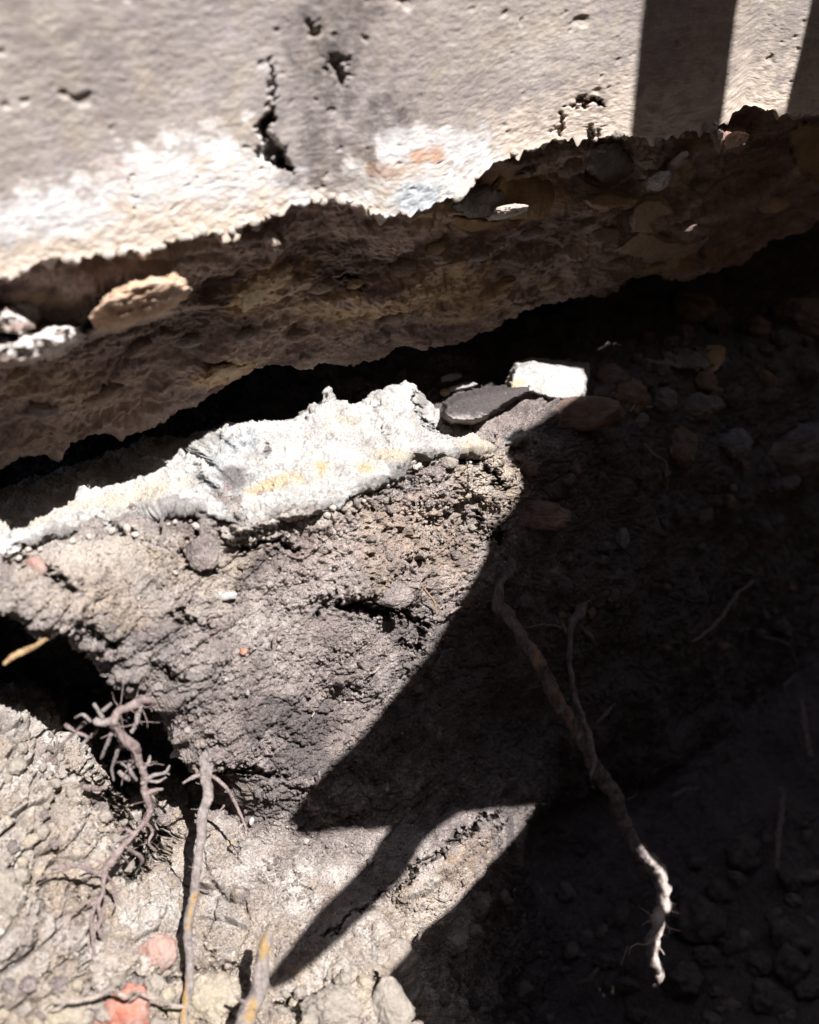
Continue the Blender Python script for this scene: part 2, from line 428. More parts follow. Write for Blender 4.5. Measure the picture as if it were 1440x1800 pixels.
# chips still hanging on the underside that catch the sun
V = P2-CAM; V /= np.linalg.norm(V, axis=-1, keepdims=True)
nzl = fbm(P*45, 3)*.28
lump = blobs(px, py, [(230,560,70,16,.5,-20),(45,610,85,26,1,-8),(20,560,30,18,.9),(100,590,42,24,.8),
    (478,425,16,14,.7),(888,372,34,9,.8,-12),(1160,318,22,14,.9,-20),(1190,285,20,10,.9,-35),(1290,245,22,11,.9,-10),(1258,232,7,12,.8)], nzl, .35)*under
P2 = P2-V*(lump*np.interp(px, [0, 400, 1400], [.118, .098, .095]))[:, None]
P2 = grooves(P2, [(.035, [(470,195,8),(462,225,12),(472,250,15),(482,275,17),(500,292,15),(512,300,6)]), (.010, [(470,196,7),(478,150,5),(474,100,4)]),
    (.020, [(1000,186,4),(1020,180,8),(1045,180,11),(1060,186,4)]), (.012, [(985,200,5),(982,235,9)]), (.007, [(545,45,12),(560,60,5)]), (.010, [(590,110,16),(600,135,12)]),
    (.004, [(232,305,3),(236,345,4),(234,385,3)]), (.014, [(600,492,3),(620,495,9),(645,500,4)]), (.012, [(1040,225,8),(1042,250,10)]), (.010, [(905,300,6),(940,290,10)])])
px, py, zc = proj(P2)
nn = fbm(P*38, 4, .6)
topw_ = np.interp(px, [-400,0,60,180,200,260,300,400,465,500,520,560,655,662,720,860,866,1000,1440],
                      [450,392,352,335,300,268,250,240,262,290,335,345,285,268,255,245,262,250,230])
band = sstep(-34, 22, py-topw_+nn*70)
lowb = np.interp(px, [-400,0,200,330,465,520,660,860,900], [5,5,5,0,0,-10,20,25,0])
white = band*sstep(0, 40, topw_+lowb+60-py+nn*60)*sstep(900, 850, px)
white = np.maximum(white, blobs(px, py, [(330,320,140,40,.8),(90,385,110,34,.8),(555,360,35,12,.95),(620,350,35,12,.95),(530,295,12,9,.95),(680,385,25,12,.9),(745,242,90,14,.7),(800,300,50,40,.5)], nn*.9, .6))
white *= 1-.92*blobs(px, py, [(585,325,70,30,1),(505,250,25,60,1),(355,290,14,18,.7),(580,250,80,60,1),(720,300,60,22,.7)], nn*.5)
cream = sstep(-30, 40, py-topw_+nn*90)*.95
cream = np.maximum(cream, sstep(130, 20, eb-py+nn*90)*.8*sstep(760, 900, px))
cream *= 1-.9*blobs(px, py, [(590,315,75,32,1),(560,240,70,70,1)], nn*.5)
stain = blobs(px, py, [(600,110,70,120,.9),(640,200,90,50,.8),(560,40,60,40,.8),(560,60,50,40,.7),(595,135,45,60,1),(640,190,90,70,.55),(575,235,75,80,.7),(540,290,45,40,.6),(1050,182,50,20,.5),(990,225,30,40,.4),(230,310,30,20,.25),(100,60,120,50,.2),(660,330,60,26,.5)], nn*.9, .6)
rust = blobs(px, py, [(245,560,60,12,.3,-20),(745,275,34,15,.75),(680,300,40,12,.3),(210,300,60,20,.15)], nn*.7, .5)
slate = blobs(px, py, [(735,345,48,30,.95,-15),(790,345,14,14,.7),(690,358,14,10,.5)], nn*.6, .35)
tan = blobs(px, py, [(470,500,85,26,.85,-22),(400,655,55,16,.95,-18),(800,512,95,42,.7),(640,548,70,22,.55,-10),(540,545,60,20,.45),(860,352,130,40,.5,-10),(100,530,60,14,.4),(1180,520-55,60,14,.5,-15),
    (620,525,30,12,.6),(120,690,90,30,.25),(1240,250,40,20,.6)], nn*.8, .45)
lw = blobs(px, py, [(60,602,90,30,.85),(30,555,40,16,.95),(115,580,38,18,.9)], nn*.6, .4)
tl = blobs(px, py, [(250,530,95,36,.9,-20),(310,495,26,18,.9),(900,370,50,14,.9),(1175,305,60,34,.8),(1290,245,30,16,.8)], nn*.6, .4)
under_c = np.clip(under*(1-lw)*(1-tl*.9), 0, 1)
white = np.clip(white*face+lw*under*.75, 0, 1); cream = np.clip(cream*face+np.maximum(tl, lw)*under, 0, 1)
conc = empty('concrete_foundation', (.5, 0, -.2), 'old concrete foundation with white crust along its ragged edge and a brown broken underside', 'foundation')
MI = Matrix.Translation(-conc.location)
body = build('wall_body', P2.reshape(G.shape), M['concrete'], dict(under=under_c, white=white, cream=cream, stain=stain*face, rust=rust, slate=slate, tan=np.clip(tan, 0, 1)*under), flip, conc)
body.data.transform(MI)
WALL_P = P2

# ---- earth: hollow under the foundation, bank face, undercut and pit floor in one sheet
c_back = [('w', x, .75, -.30) for x in (-.6, 9)]
c_back2 = [('w', x, .46, -.47) for x in (-.6, .6)]+[('w', 1.0, .44, -.46), ('w', 9, .44, -.46)]
c_hol = [(-300,860,.30),(0,815,.30),(350,750,.27),(560,690,.24),(720,660,.24),(900,625,.22),(1100,560,.24),(1440,470,.26),(1900,380,.26)]
c_back3 = [(-300,930,.20),(0,870,.20),(350,790,.17),(470,775,.15),(720,740,.14),(850,700,.14),(1000,650,.15),(1200,600,.17),(1440,535,.2),(1900,430,.2)]
c_crest = [(-400,1060,.10),(0,955,.11),(130,925,.11),(350,870,.09),(560,800,.06),(720,780,.045),(850,735,.035),(940,700,.06),(1040,690,.07),(1200,650,.09),(1440,590,.11),(1900,500,.1)]
c_a = [(-400,1080,.03),(0,975,.035),(200,930,.03),(400,915,.0),(560,880,-.012),(700,800,-.02),(850,790,-.012),(1000,770,.02),(1200,740,.05),(1440,700,.06),(1900,620,.06)]
c_b = [(-400,1090,-.02),(0,1010,-.02),(200,1020,-.025),(450,1020,-.035),(650,960,-.045),(850,900,-.035),(1000,900,-.005),(1440,830,.03),(1900,780,.03)]
c_c = [(-400,1100,-.045),(0,1050,-.045),(130,1085,-.05),(220,1130,-.055),(350,1160,-.065),(600,1120,-.07),(800,1080,-.055),(1000,1080,-.035),(1440,1000,.005),(1900,950,.005)]
c_lip = [(-400,1110,-.045),(-40,1055,-.045),(20,1068,-.05),(70,1100,-.05),(130,1112,-.05),(180,1160,-.052),(235,1205,-.055),(290,1240,-.058),(318,1300,-.062),(345,1345,-.066),(420,1360,-.09),(560,1340,-.10),(800,1320,-.09),(1000,1280,-.06),(1440,1180,-.03),(1900,1100,-.03)]
c_in = [('w', -.5, .15, -.50), ('w', .06, .15, -.53), ('w', .135, .16, -.60), ('w', .17, .07, -.68)]+[(440,1390,-.080),(600,1400,-.11),(800,1410,-.12),(930,1390,-.125),(980,1400,-.06),(1440,1300,-.02),(1900,1200,-.0)]
c_fb = [('w', -.5, .16, -.62), ('w', .05, .17, -.66), ('w', .135, .13, -.76), ('w', .18, .03, -.80)]+[(440,1440,-.075),(600,1455,-.12),(800,1460,-.15),(905,1445,-.15),('w',.66,-.02,-1.22),('w',1.5,.0,-1.3),('w',9,0,-1.3)]
c_fm = [(-400,1330,.03),(0,1292,.028),(80,1315,.018),(150,1370,.0),(200,1440,-.02),(270,1540,-.06),(330,1480,-.06),(440,1500,-.11),(600,1540,-.16),(780,1560,-.21),(850,1530,-.19),('w',.60,-.12,-1.33),('w',1.5,-.1,-1.36),('w',9,-.1,-1.36)]
c_f2 = [(-400,1600,-.12),(0,1600,-.12),(150,1640,-.135),(300,1680,-.16),(440,1690,-.20),(600,1700,-.25),(690,1690,-.27),('w',.47,-.23,-1.38),('w',1.5,-.25,-1.38),('w',9,-.25,-1.38)]
c_f3 = [(-400,1900,-.21),(0,1900,-.22),(300,1900,-.26),(600,1900,-.31),(690,1850,-.33),('w',.45,-.36,-1.36),('w',1.5,-.36,-1.38),('w',9,-.36,-1.38)]
c_f4 = [('w', -.6, -.55, -.72), ('w', .1, -.55, -.80), ('w', .45, -.58, -1.30), ('w', 9, -.6, -1.32)]
c_f5 = [('w', x, -.98, -.45) for x in (-.6, 9)]
c_f6 = [('w', x, -2.6, -.25) for x in (-.6, 9)]
ground_curves = [c_back, c_back2, c_hol, c_back3, c_crest, c_a, c_b, c_c, c_lip, c_in, c_fb, c_fm, c_f2, c_f3, c_f4, c_f5, c_f6]
cnt = [6, 30, 90, 70, 110, 130, 150, 190, 60, 70, 120, 230, 150, 30, 14, 8]
xs, G, N, flip = loft(ground_curves, cnt, NC)
rows_at = np.cumsum([0]+cnt)
P = G.reshape(-1, 3); Nn = N.reshape(-1, 3); row = np.repeat(np.arange(G.shape[0]), NC)
px, py, zc = proj(P)
left = sstep(560, 380, px); floor = sstep(rows_at[10]-30, rows_at[11]+30, row)
leftfloor = floor*sstep(520, 400, px+(py-1500)*.15)
hol = sstep(rows_at[4]+10, rows_at[3]-20, row)
lam = sstep(500, 300, px)*(1-floor)                      # flaky, layered earth on the left
wp = P+.012*np.stack([perlin(P*22), perlin(P*22+50), perlin(P*22+90)], -1)
big = fbm(P*8, 3)
a1, a2, aid = worley(wp*np.array([34, 34, 52]), 1)
b1, b2, bid = worley(wp*np.array([85, 85, 110])+.4*perlin(P*70)[:, None], 2)
e1, e2, eid = worley(wp*230, 5)
f1_, f2_, fid_ = worley(P*430, 8)
patch = sstep(-.25, .35, perlin(P*16+9))
dome = lambda f, r: np.sqrt(np.clip(1-(f/r)**2, 0, 1))
D = .020*big*(1-.4*left)
D += (.0060+.0045*leftfloor)*dome(a1, .8)*(aid+.2)*(.35+.65*np.maximum(patch, leftfloor))
D -= (.0050+.0150*leftfloor)*sstep(.11, .0, a2-a1)*sstep(-.15, .3, perlin(P*13+4)+.25*leftfloor)
D += (.0038+.002*leftfloor)*dome(b1, .75)*(bid+.15)*(.5+.5*patch)
D += .0028*dome(e1, .8)*(eid+.2)*(.5+.6*patch)
grain = blobs(px, py, [(700,930,190,130,1,-30),(860,870,60,90,1)], None, .5)
D -= grain*(sstep(.30, .12, worley(P*70, 13)[0])*.009)
D += grain*.0022*fbm(P*160, 2, .7)
D += .0013*dome(f1_, .8)*(fid_+.3)
D += .0045*fbm(P*45, 4, .6)+.0016*fbm(P*210, 3, .7)
D += lam*.005*fbm(P*np.array([25, 25, 95]), 3, .6)
D *= np.where(row > rows_at[13], .6, 1)
P2 = P+Nn*D[:, None]
G_L = [(.030, [(600,1058,6),(640,1066,14),(680,1074,15),(720,1082,12),(742,1096,8),(735,1140,7),(700,1130,4)]),
    (.018, [(590,1040,5),(560,1085,5)]), (.022, [(340,905,7),(352,950,10),(362,985,9),(372,1000,5)]), (.020, [(325,965,9),(335,1000,8)]),
    (.020, [(385,940,4),(405,965,9),(440,965,8),(480,950,6),(505,955,7),(525,975,6)]), (.020, [(-20,965,8),(40,985,9),(90,1010,8),(130,1035,9)]), (.018, [(190,920,7),(230,945,6)]),
    (.018, [(300,1072,4),(330,1090,8),(370,1105,4)]), (.022, [(150,1100,10),(180,1125,9),(205,1150,8)]), (.02, [(265,1160,6),(290,1180,9),(330,1200,5)]),
    (.028, [(380,1350,7),(430,1352,9),(480,1362,8),(500,1368,4)]), (.03, [(790,812,5),(830,805,8),(860,830,9),(880,850,7)]), (.02, [(835,895,6),(845,925,5),(880,945,8)]),
    (.024, [(700,1555,5),(730,1530,7),(770,1500,8),(810,1470,7),(850,1440,6),(870,1425,4)]), (.018, [(570,1650,4),(600,1625,4),(650,1590,5),(700,1555,6)]),
    (.022, [(240,1720,9),(290,1725,9),(340,1712,8),(390,1704,9),(415,1702,5)]), (.030, [(150,1690,6),(160,1740,10),(170,1790,10)]), (.026, [(215,1775,12),(240,1740,12)]),
    (.014, [(70,1550,5),(75,1600,6),(60,1650,6)]), (.014, [(60,1655,6),(30,1685,7),(0,1700,5)]), (.014, [(135,1560,5),(140,1620,5)]), (.016, [(160,1690,5),(110,1680,5)]),
    (.085, [(215,1370,34),(240,1430,44),(245,1490,36),(228,1535,18)]), (.03, [(480,1780,10),(510,1760,8),(560,1755,8)]),
    (.018, [(365,1660,5),(375,1690,6)]), (.012, [(515,1520,3),(540,1560,4),(550,1590,3)]),(.03,[(660,1725,5),(700,1760,8),(715,1800,8)])]
P2 = grooves(P2, G_L)
P2 = grooves(P2, [(-.016, [(640,1035,22),(690,1040,26),(730,1050,14)]), (-.012, [(355,965,20),(365,930,18)]), (-.014, [(840,850,24),(870,880,20)]), (-.015, [(350,1580,60),(500,1480,30)]), (-.02, [(430,930,16),(500,905,14),(560,895,10)]),
    (-.02,[(720,1560,30),(800,1500,24),(880,1440,14)])])
px, py, zc = proj(P2)
nn = fbm(P*30, 4, .6)
tan = blobs(px, py, [(150,1480,220,150,.75),(300,1720,320,90,.8),(560,1650,160,90,.45),(180,985,150,40,.7),(350,1000,80,60,.6),(110,1050,90,30,.55),(230,1085,40,30,.8),(760,960,110,60,.4),(690,900,60,40,.4),(860,850,60,60,.8),(690,1040,60,30,.6),
    (60,1450,110,70,.7),(20,1570,50,60,1),(110,1700,160,60,.5),(350,1780,130,60,1),(120,1800,200,50,.9),(600,1760,120,70,.8),(720,1620,120,60,.6,-45),(820,1520,70,40,.6,-45),(700,1790,50,40,1),(100,1400,90,60,.5),(395,1780,50,70,1)], nn*.8, .6)
orange = blobs(px, py, [(345,985,30,10,.8),(730,900,60,40,.45),(650,940,120,60,.3),(200,1060,60,30,.4),(430,1145,9,6,1),(600,885,30,14,.6),(570,980,60,30,.3),(800,1000,30,70,.4),(820,1500,20,50,.8,40),(240,1090,20,30,.5)], nn*.8, .5)
pale = blobs(px, py, [(160,965,220,30,.5),(200,1030,280,80,.3),(280,1180,120,60,.2),(470,925,90,24,.55,-14),(400,1045,26,8,.8),(560,905,80,16,.5,-20),(850,830,30,40,.35),(380,920,40,30,.4),(730,790,60,24,.6)], nn*.8, .5)
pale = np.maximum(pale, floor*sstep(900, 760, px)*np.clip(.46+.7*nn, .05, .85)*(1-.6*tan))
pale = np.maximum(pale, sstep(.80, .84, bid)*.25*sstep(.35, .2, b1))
dark = blobs(px, py, [(850,1240,150,200,.75),(900,1100,60,160,.7),(520,1280,90,50,.75,10),(450,1400,90,40,.6),(700,1200,40,30,.3),(250,1130,60,40,.5),(350,1230,60,40,.3),(540,1340,90,40,.7)], nn*.9, .6)  # darker soil patches; the large ones paint shade into the middle bank
dark = np.maximum(dark, np.clip(hol+sstep(900, 1000, px+nn*90+(py-900)*.05)*(1-floor)+floor*sstep(800, 960, px+nn*60), 0, 1)*.8)  # shade painted into the right-hand soil and the hollow under the foundation
dark = np.maximum(dark, sstep(rows_at[8]+25, rows_at[9], row)*sstep(rows_at[11]-40, rows_at[10]+20, row)*sstep(400, 330, px)*.8)  # shade painted into the soil of the left cavity
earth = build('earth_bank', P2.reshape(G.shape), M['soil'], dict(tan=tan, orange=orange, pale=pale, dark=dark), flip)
tag(earth, kind='structure')
SURF = [proj(WALL_P), proj(P2)]
_g2 = grid_normals(P2.reshape(G.shape)).reshape(-1, 3); EN = _g2 if np.mean(np.sum(_g2*(CAM-P2), -1)) > 0 else -_g2
EP = P2; G_PX, G_PY, G_Z = px, py, zc; E_DARK, E_TAN = dark, tan; E_ROW = row

# ---- pale mortar ledge that caps the bank
def ledge():
    xs0, xs1 = -300, 872
    crest = [(-300,975,.20),(0,868,.19),(100,835,.19),(200,798,.18),(300,775,.17),(345,762,.155),(362,783,.105),(395,768,.10),(430,753,.092),(470,746,.088),(520,736,.085),(545,716,.08),(575,705,.078),(610,703,.075),(640,716,.072),(662,700,.07),(690,684,.068),(722,673,.066),(742,690,.06),(770,735,.05),(800,745,.045),(850,760,.04),(872,775,.03)]
    bot = [(-300,1085,.03),(0,972,.03),(60,952,.03),(120,938,.028),(200,928,.024),(260,905,.02),(330,890,.01),(400,908,-.015),(440,930,-.02),(500,900,-.03),(560,885,-.035),(610,872,-.035),(650,850,-.035),(700,815,-.032),(740,800,-.03),(800,795,-.025),(850,790,-.02),(872,785,-.01)]
    rj = np.random.RandomState(4)
    bot = [(k, float(np.interp(k, [q[0] for q in bot], [q[1] for q in bot]))+rj.uniform(-9, 9), float(np.interp(k, [q[0] for q in bot], [q[2] for q in bot]))) for k in list(range(-300, 872, 24))+[872]]
    def mid(t, y0=0):
        o = []
        for k in list(range(-300, 872, 34))+[872]:
            c = [np.interp(k, [q[0] for q in crest], [q[j] for q in crest]) for j in (1, 2)]
            b = [np.interp(k, [q[0] for q in bot], [q[j] for q in bot]) for j in (1, 2)]
            o.append((k, c[0]+(b[0]-c[0])*t, c[1]+(b[1]-c[1])*t+y0))
        return o
    back = [(a, b+26, y+.05) for a, b, y in crest]
    deep = [(a, b+60, y+.09) for a, b, y in crest]
    und = [(a, b+14, y+.05) for a, b, y in bot]
    xa, G, N, fl = None, None, None, None
    n = 720
    pxc = np.linspace(xs0, xs1, n)
    # columns follow the photograph's verticals through the ledge, resampled at equal x
    X = at_y(pxc, np.full(n, 850.), np.full(n, .05))[:, 0]
    K = np.stack([curve(c, X) for c in (deep, back, crest, mid(.3, -.004), mid(.65, -.006), bot, und)])
    G = catmull(K, [14, 24, 70, 90, 90, 26]); N = grid_normals(G)
    fl = np.mean(np.sum(N*(CAM-G), -1)) < 0
    if fl: N = -N
    P = G.reshape(-1, 3); Nn = N.reshape(-1, 3); row = np.repeat(np.arange(G.shape[0]), n)
    w1, w2, wi = worley(P*95+.4*perlin(P*60)[:, None], 3); v1, v2, vi = worley(P*260, 4)
    px, py, _ = proj(P)
    smooth = blobs(px, py, [(600,780,200,60,1,-14)], None, .5)
    D = .007*fbm(P*22, 3)+.0045*fbm(P*70, 4, .65)+.0012*fbm(P*300, 2, .7)-sstep(.36, .15, w1)*(wi > .8)*.004+.0012*dome(v1, .8)*(vi)*(1-.3*smooth)+.0025*dome(w1, .8)*(wi)*(1-smooth)
    P2 = P+Nn*D[:, None]
    P2 = grooves(P2, [(.008, [(345,820,4),(360,850,8),(400,880,12),(410,905,10)]), (.006, [(470,790,4),(475,800,4)]), (.012, [(725,690,3),(740,740,6),(770,760,5)]), (.006, [(660,720,3),(690,780,3)])])
    px, py, _ = proj(P2)
    nn = fbm(P*45, 4, .6)
    tan = blobs(px, py, [(470,855,50,12,1,-14),(565,828,14,18,1),(640,822,16,10,.9),(230,870,90,16,.5,-12),(520,845,30,10,.7),(60,915,90,8,.5,-10),(120,890,60,10,.5),(840,790,30,20,.7),(600,740,20,12,.5),(690,800,40,12,.6)], nn*.7, .5)
    slate = blobs(px, py, [(410,790,60,20,.85,-28),(395,850,40,34,.7,40),(350,800,26,14,.6),(130,905,50,8,.4,-14),(440,830,30,20,.4)], nn*.7, .5)
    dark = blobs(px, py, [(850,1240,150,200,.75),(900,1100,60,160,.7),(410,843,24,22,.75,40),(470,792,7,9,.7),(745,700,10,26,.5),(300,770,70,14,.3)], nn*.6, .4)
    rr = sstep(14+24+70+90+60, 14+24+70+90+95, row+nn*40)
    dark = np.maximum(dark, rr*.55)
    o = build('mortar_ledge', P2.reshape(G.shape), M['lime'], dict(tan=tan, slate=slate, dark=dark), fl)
    tag(o, 'chalky white mortar ledge with yellow patches running along the top of the dark earth bank', 'mortar ledge')
ledge()
# ================================================================== OBJECTS
SPX = np.concatenate([a[0] for a in SURF]); SPY = np.concatenate([a[1] for a in SURF]); SZC = np.concatenate([a[2] for a in SURF])
_ok = (SPX > -300) & (SPX < 1700) & (SPY > -100) & (SPY < 2100) & (SZC > .2)
SPX, SPY, SZC = SPX[_ok], SPY[_ok], SZC[_ok]
_bin = 8.0; _nx = 252; _key = ((SPY+100)//_bin).astype(int)*_nx+((SPX+300)//_bin).astype(int)
ZB = np.full(_nx*300, 9.0); np.minimum.at(ZB, _key, SZC)
def zsurf(px, py):
    """depth of the nearest structure surface seen at a pixel"""
    px = np.clip(px, -290, 1690); py = np.clip(py, -90, 2090)
    return ZB[(((py+100)//_bin).astype(int) if hasattr(py, 'astype') else int((py+100)//_bin))*_nx+(((px+300)//_bin).astype(int) if hasattr(px, 'astype') else int((px+300)//_bin))]
def on(px, py, off=0.0):
    return CAM+ray(px, py)*(float(zsurf(float(px), float(py)))-off)

_ico = {}
def ico(n):
    if n not in _ico:
        import bmesh
        bm = bmesh.new(); bmesh.ops.create_icosphere(bm, subdivisions=n, radius=1)
        _ico[n] = (np.array([v.co for v in bm.verts]), np.array([[v.index for v in f.verts] for f in bm.faces])); bm.free()
    return _ico[n]
def rock_mesh(name, rx, ry, rz, ang=0, seed=0, sub=5, rough=1.0, facets=14, sharp=10):
    """a stone: soft-clipped polyhedron; rx along the view's right, ry up, rz towards the viewer (metres)"""
    D, Fc = ico(sub); rs = np.random.RandomState(seed)
    n = rs.normal(size=(facets, 3)); n /= np.linalg.norm(n, axis=1, keepdims=True); d = rs.uniform(.72, 1.0, facets)
    k = np.maximum(D@n.T, 1e-3)/d
    r = (np.sum(k**sharp, 1)+1.0)**(-1/sharp)
    V = D*r[:, None]
    V = V*(1+rough*(.10*fbm(D*1.6+seed, 3)+.05*fbm(D*6+seed, 3, .6))[:, None])
    w1, w2, wi = worley(D*7+seed, 2); V = V*(1+rough*.035*(dome(w1, .8)*wi)+rough*.02*fbm(D*15+seed, 3, .7))[:, None]
    ca, sa = math.cos(math.radians(ang)), math.sin(math.radians(ang))
    X = V[:, 0]*rx; Y = V[:, 1]*ry; Z = V[:, 2]*rz
    X, Y = X*ca-Y*sa, X*sa+Y*ca
    return mesh_np(name, X[:, None]*RT+Y[:, None]*UP-Z[:, None]*FW, Fc)
def rock(name, px, py, rx, ry, mat, label, cat, ang=0, seed=0, deep=.8, off=.2, sub=5, group=None, parent=None, rough=1.0, facets=14, sharp=10):
    """px sizes in photo pixels; off: how far it stands out of the soil, in radii"""
    z = float(zsurf(float(px), float(py))); s = z/FPX
    c = on(px, py, off*min(rx, ry)*s)
    me = rock_mesh(name, rx*s, ry*s, deep*min(rx, ry)*s, ang, seed, sub, rough, facets, sharp)
    o = link(name, me, parent, M[mat]); o.location = Vector(c)-(parent.location if parent else Vector((0, 0, 0)))
    if not parent: tag(o, label, cat, group)
    elif label: o['label'] = label
    return o
def patch(name, poly, mat, thick=.012, lift=.004, yf=None, label=None, cat=None, parent=None, step=1.6, rough=.0012, edge=10, jag=4, attrs=None, sink=None, seed=0):
    """an irregular slab: outline in photo pixels, its own plane, rounded edge and real thickness"""
    xs_ = np.array([p[0] for p in poly]); ys_ = np.array([p[1] for p in poly])
    gx = np.arange(xs_.min()-14, xs_.max()+14, step); gy = np.arange(ys_.min()-14, ys_.max()+14, step)
    X, Y = np.meshgrid(gx, gy)
    if yf is None:
        sd = poly_sd(X, Y, poly); m = sd > 0
        sx, sy = X[m][::7], Y[m][::7]; zz = zsurf(sx, sy)
        A = np.stack([sx, sy, np.ones_like(sx)], 1); co = np.linalg.lstsq(A, 1/zz, rcond=None)[0]
        zc = 1/(co[0]*X+co[1]*Y+co[2])-lift
        B = CAM+ray(X, Y)*zc[..., None]
    else: B = at_y(X, Y, yf(X, Y))
    Bf = B.reshape(-1, 3)
    nj = fbm(Bf*90+seed, 3, .6).reshape(X.shape)
    sd = poly_sd(X, Y, poly)+jag*nj
    e = np.clip(sd/edge, 0, 1); prof = np.sqrt(1-(1-e)**2)
    Vd = ray(X, Y); Vd /= np.linalg.norm(Vd, axis=-1, keepdims=True)
    dirn = sink if sink is not None else Vd
    h = (rough*(fbm(Bf*120+seed, 4, .6)+1.5*fbm(Bf*30+seed, 2))).reshape(X.shape)
    G = B+dirn*((1-prof)*thick)[..., None]-Vd*h[..., None]*(prof)[..., None]
    out = sd < 0
    G = G+dirn*(np.clip(-sd/6, 0, 1)*thick*.9)[..., None]*out[..., None]
    nr, nc = X.shape; idx = np.arange(nr*nc).reshape(nr, nc)
    keep = (sd > -7); Fq = grid_faces(nr, nc); kf = keep.reshape(-1); Fq = Fq[np.all(kf[Fq], 1)]
    used = np.unique(Fq); rm = -np.ones(nr*nc, int); rm[used] = np.arange(len(used))
    V = G.reshape(-1, 3)[used]; c = V.mean(0)
    at = {k: f(X, Y, nj).reshape(-1)[used] for k, f in (attrs or {}).items()}
    # back skin, so that it is a closed thing
    back = V+np.array(dirn.reshape(-1, 3)[used] if dirn.ndim == 3 else dirn)*thick*.5+np.array([0, .001, -.001])
    Fr = rm[Fq]; n = len(V)
    V2 = np.concatenate([V, back]); F2 = np.concatenate([Fr, Fr[:, ::-1]+n])
    at = {k: np.concatenate([a, a]) for k, a in at.items()}
    o = link(name, mesh_np(name, V2-c, F2[:, ::-1], at), parent, M[mat]); o.location = Vector(c)-(parent.location if parent else Vector((0, 0, 0)))
    if not parent: tag(o, label, cat)
    elif label: o['label'] = label
    return o

def tube_arrays(W, R, seg=14, rough=.18, seed=0, step=.35):
    W = np.array(W, float); R = np.array(R, float)
    K = W[:, None, :]; L = np.linalg.norm(np.diff(W, axis=0), axis=1)
    cnt = [max(3, int(l/(step*max(.0012, r)))) for l, r in zip(L, R)]
    cnt = [min(c, 90) for c in cnt]
    C = catmull(K, cnt)[:, 0]
    t = np.concatenate([k+np.linspace(0, 1, n, endpoint=(k == len(cnt)-1)) for k, n in enumerate(cnt)])
    r = np.interp(t, np.arange(len(R)), R)
    C = C+np.stack([perlin(C*45+seed), perlin(C*45+seed+40), perlin(C*45+seed+80)], -1)*np.minimum(r, .006)[:, None]*.9
    T = np.gradient(C, axis=0); T /= np.linalg.norm(T, axis=1, keepdims=True)+1e-12
    u = np.cross(T[0], [.3, .9, .2]); u /= np.linalg.norm(u); U = []
    for k in range(len(C)):
        u = u-T[k]*np.dot(u, T[k]); u /= np.linalg.norm(u)+1e-12; U.append(u)
    U = np.array(U); Vv = np.cross(T, U)
    a = np.linspace(0, 2*math.pi, seg, endpoint=False)
    global LASTC; LASTC = (t, C.copy())
    dirs = U[:, None]*np.cos(a)[None, :, None]+Vv[:, None]*np.sin(a)[None, :, None]
    base = C[:, None]+dirs*r[:, None, None]
    bf = base.reshape(-1, 3)
    n1 = fbm(bf*np.array([80, 80, 34])+seed, 3, .6).reshape(len(C), seg)+.75*fbm(bf*260+seed, 3, .65).reshape(len(C), seg)+.35*(dome(worley(bf*330, 3)[0], .8)-.5).reshape(len(C), seg)
    kn = np.clip(perlin(C*55+seed+9)*2.2-.25, 0, 1)*.35
    base = C[:, None]+dirs*(r[:, None]*(1+rough*1.5*n1+kn[:, None]*rough*3))[..., None]
    V = np.concatenate([base.reshape(-1, 3), C[:1]-T[:1]*r[0]*.5, C[-1:]+T[-1:]*r[-1]*.6])
    nC = len(C); Fq = grid_faces(nC, seg, True)
    j = np.arange(seg); j2 = (j+1) % seg
    cap1 = np.stack([np.full(seg, nC*seg), j2, j, j], -1); cap2 = np.stack([np.full(seg, nC*seg+1), (nC-1)*seg+j, (nC-1)*seg+j2, (nC-1)*seg+j2], -1)
    tt = np.concatenate([np.repeat(t, seg), [0, t[-1]]])
    return V, Fq, np.concatenate([cap1[:, :3], cap2[:, :3]]), tt
def tube(name, pts, mat, parent=None, label=None, cat=None, group=None, seg=14, rough=.18, seed=0, loc=None, inner=None, chalk=None, surf=None):  # chalk: areas of painted brightening on a sunlit root tip
    """pts rows (px, py, y, radius px); with surf the third value is the height above the ground seen there"""
    W = [on(p[0], p[1], p[2]) if surf else pt(float(p[0]), float(p[1]), float(p[2])) for p in pts]
    R = [p[3]*float((w-CAM)@FW)/FPX for p, w in zip(pts, W)]
    V, Fq, Ft, tt = tube_arrays(W, R, seg, rough, seed)
    px, py, _ = proj(V); nz = fbm(V*80, 3)
    at = dict(inner=blobs(px, py, inner, nz*1.1+.6*fbm(V*300, 2), .3) if inner else np.zeros(len(V)), chalk=blobs(px, py, chalk, nz*.7, .4) if chalk else np.zeros(len(V)))  # chalk holds the painted brightening of the sunlit root tip
    c = np.array(parent.location) if parent else (np.array(loc) if loc is not None else W[0])
    me = bpy.data.meshes.new(name)
    me.from_pydata((V-c).tolist(), [], Fq.tolist()+Ft.tolist())
    me.polygons.foreach_set('use_smooth', np.full(len(me.polygons), True))
    for nm, a in at.items():
        x = me.attributes.new(nm, 'FLOAT', 'POINT'); x.data.foreach_set('value', a.astype(np.float32))
    me.update()
    o = link(name, me, parent, M[mat])
    if not parent: o.location = Vector(c); tag(o, label, cat, group)
    return o, W
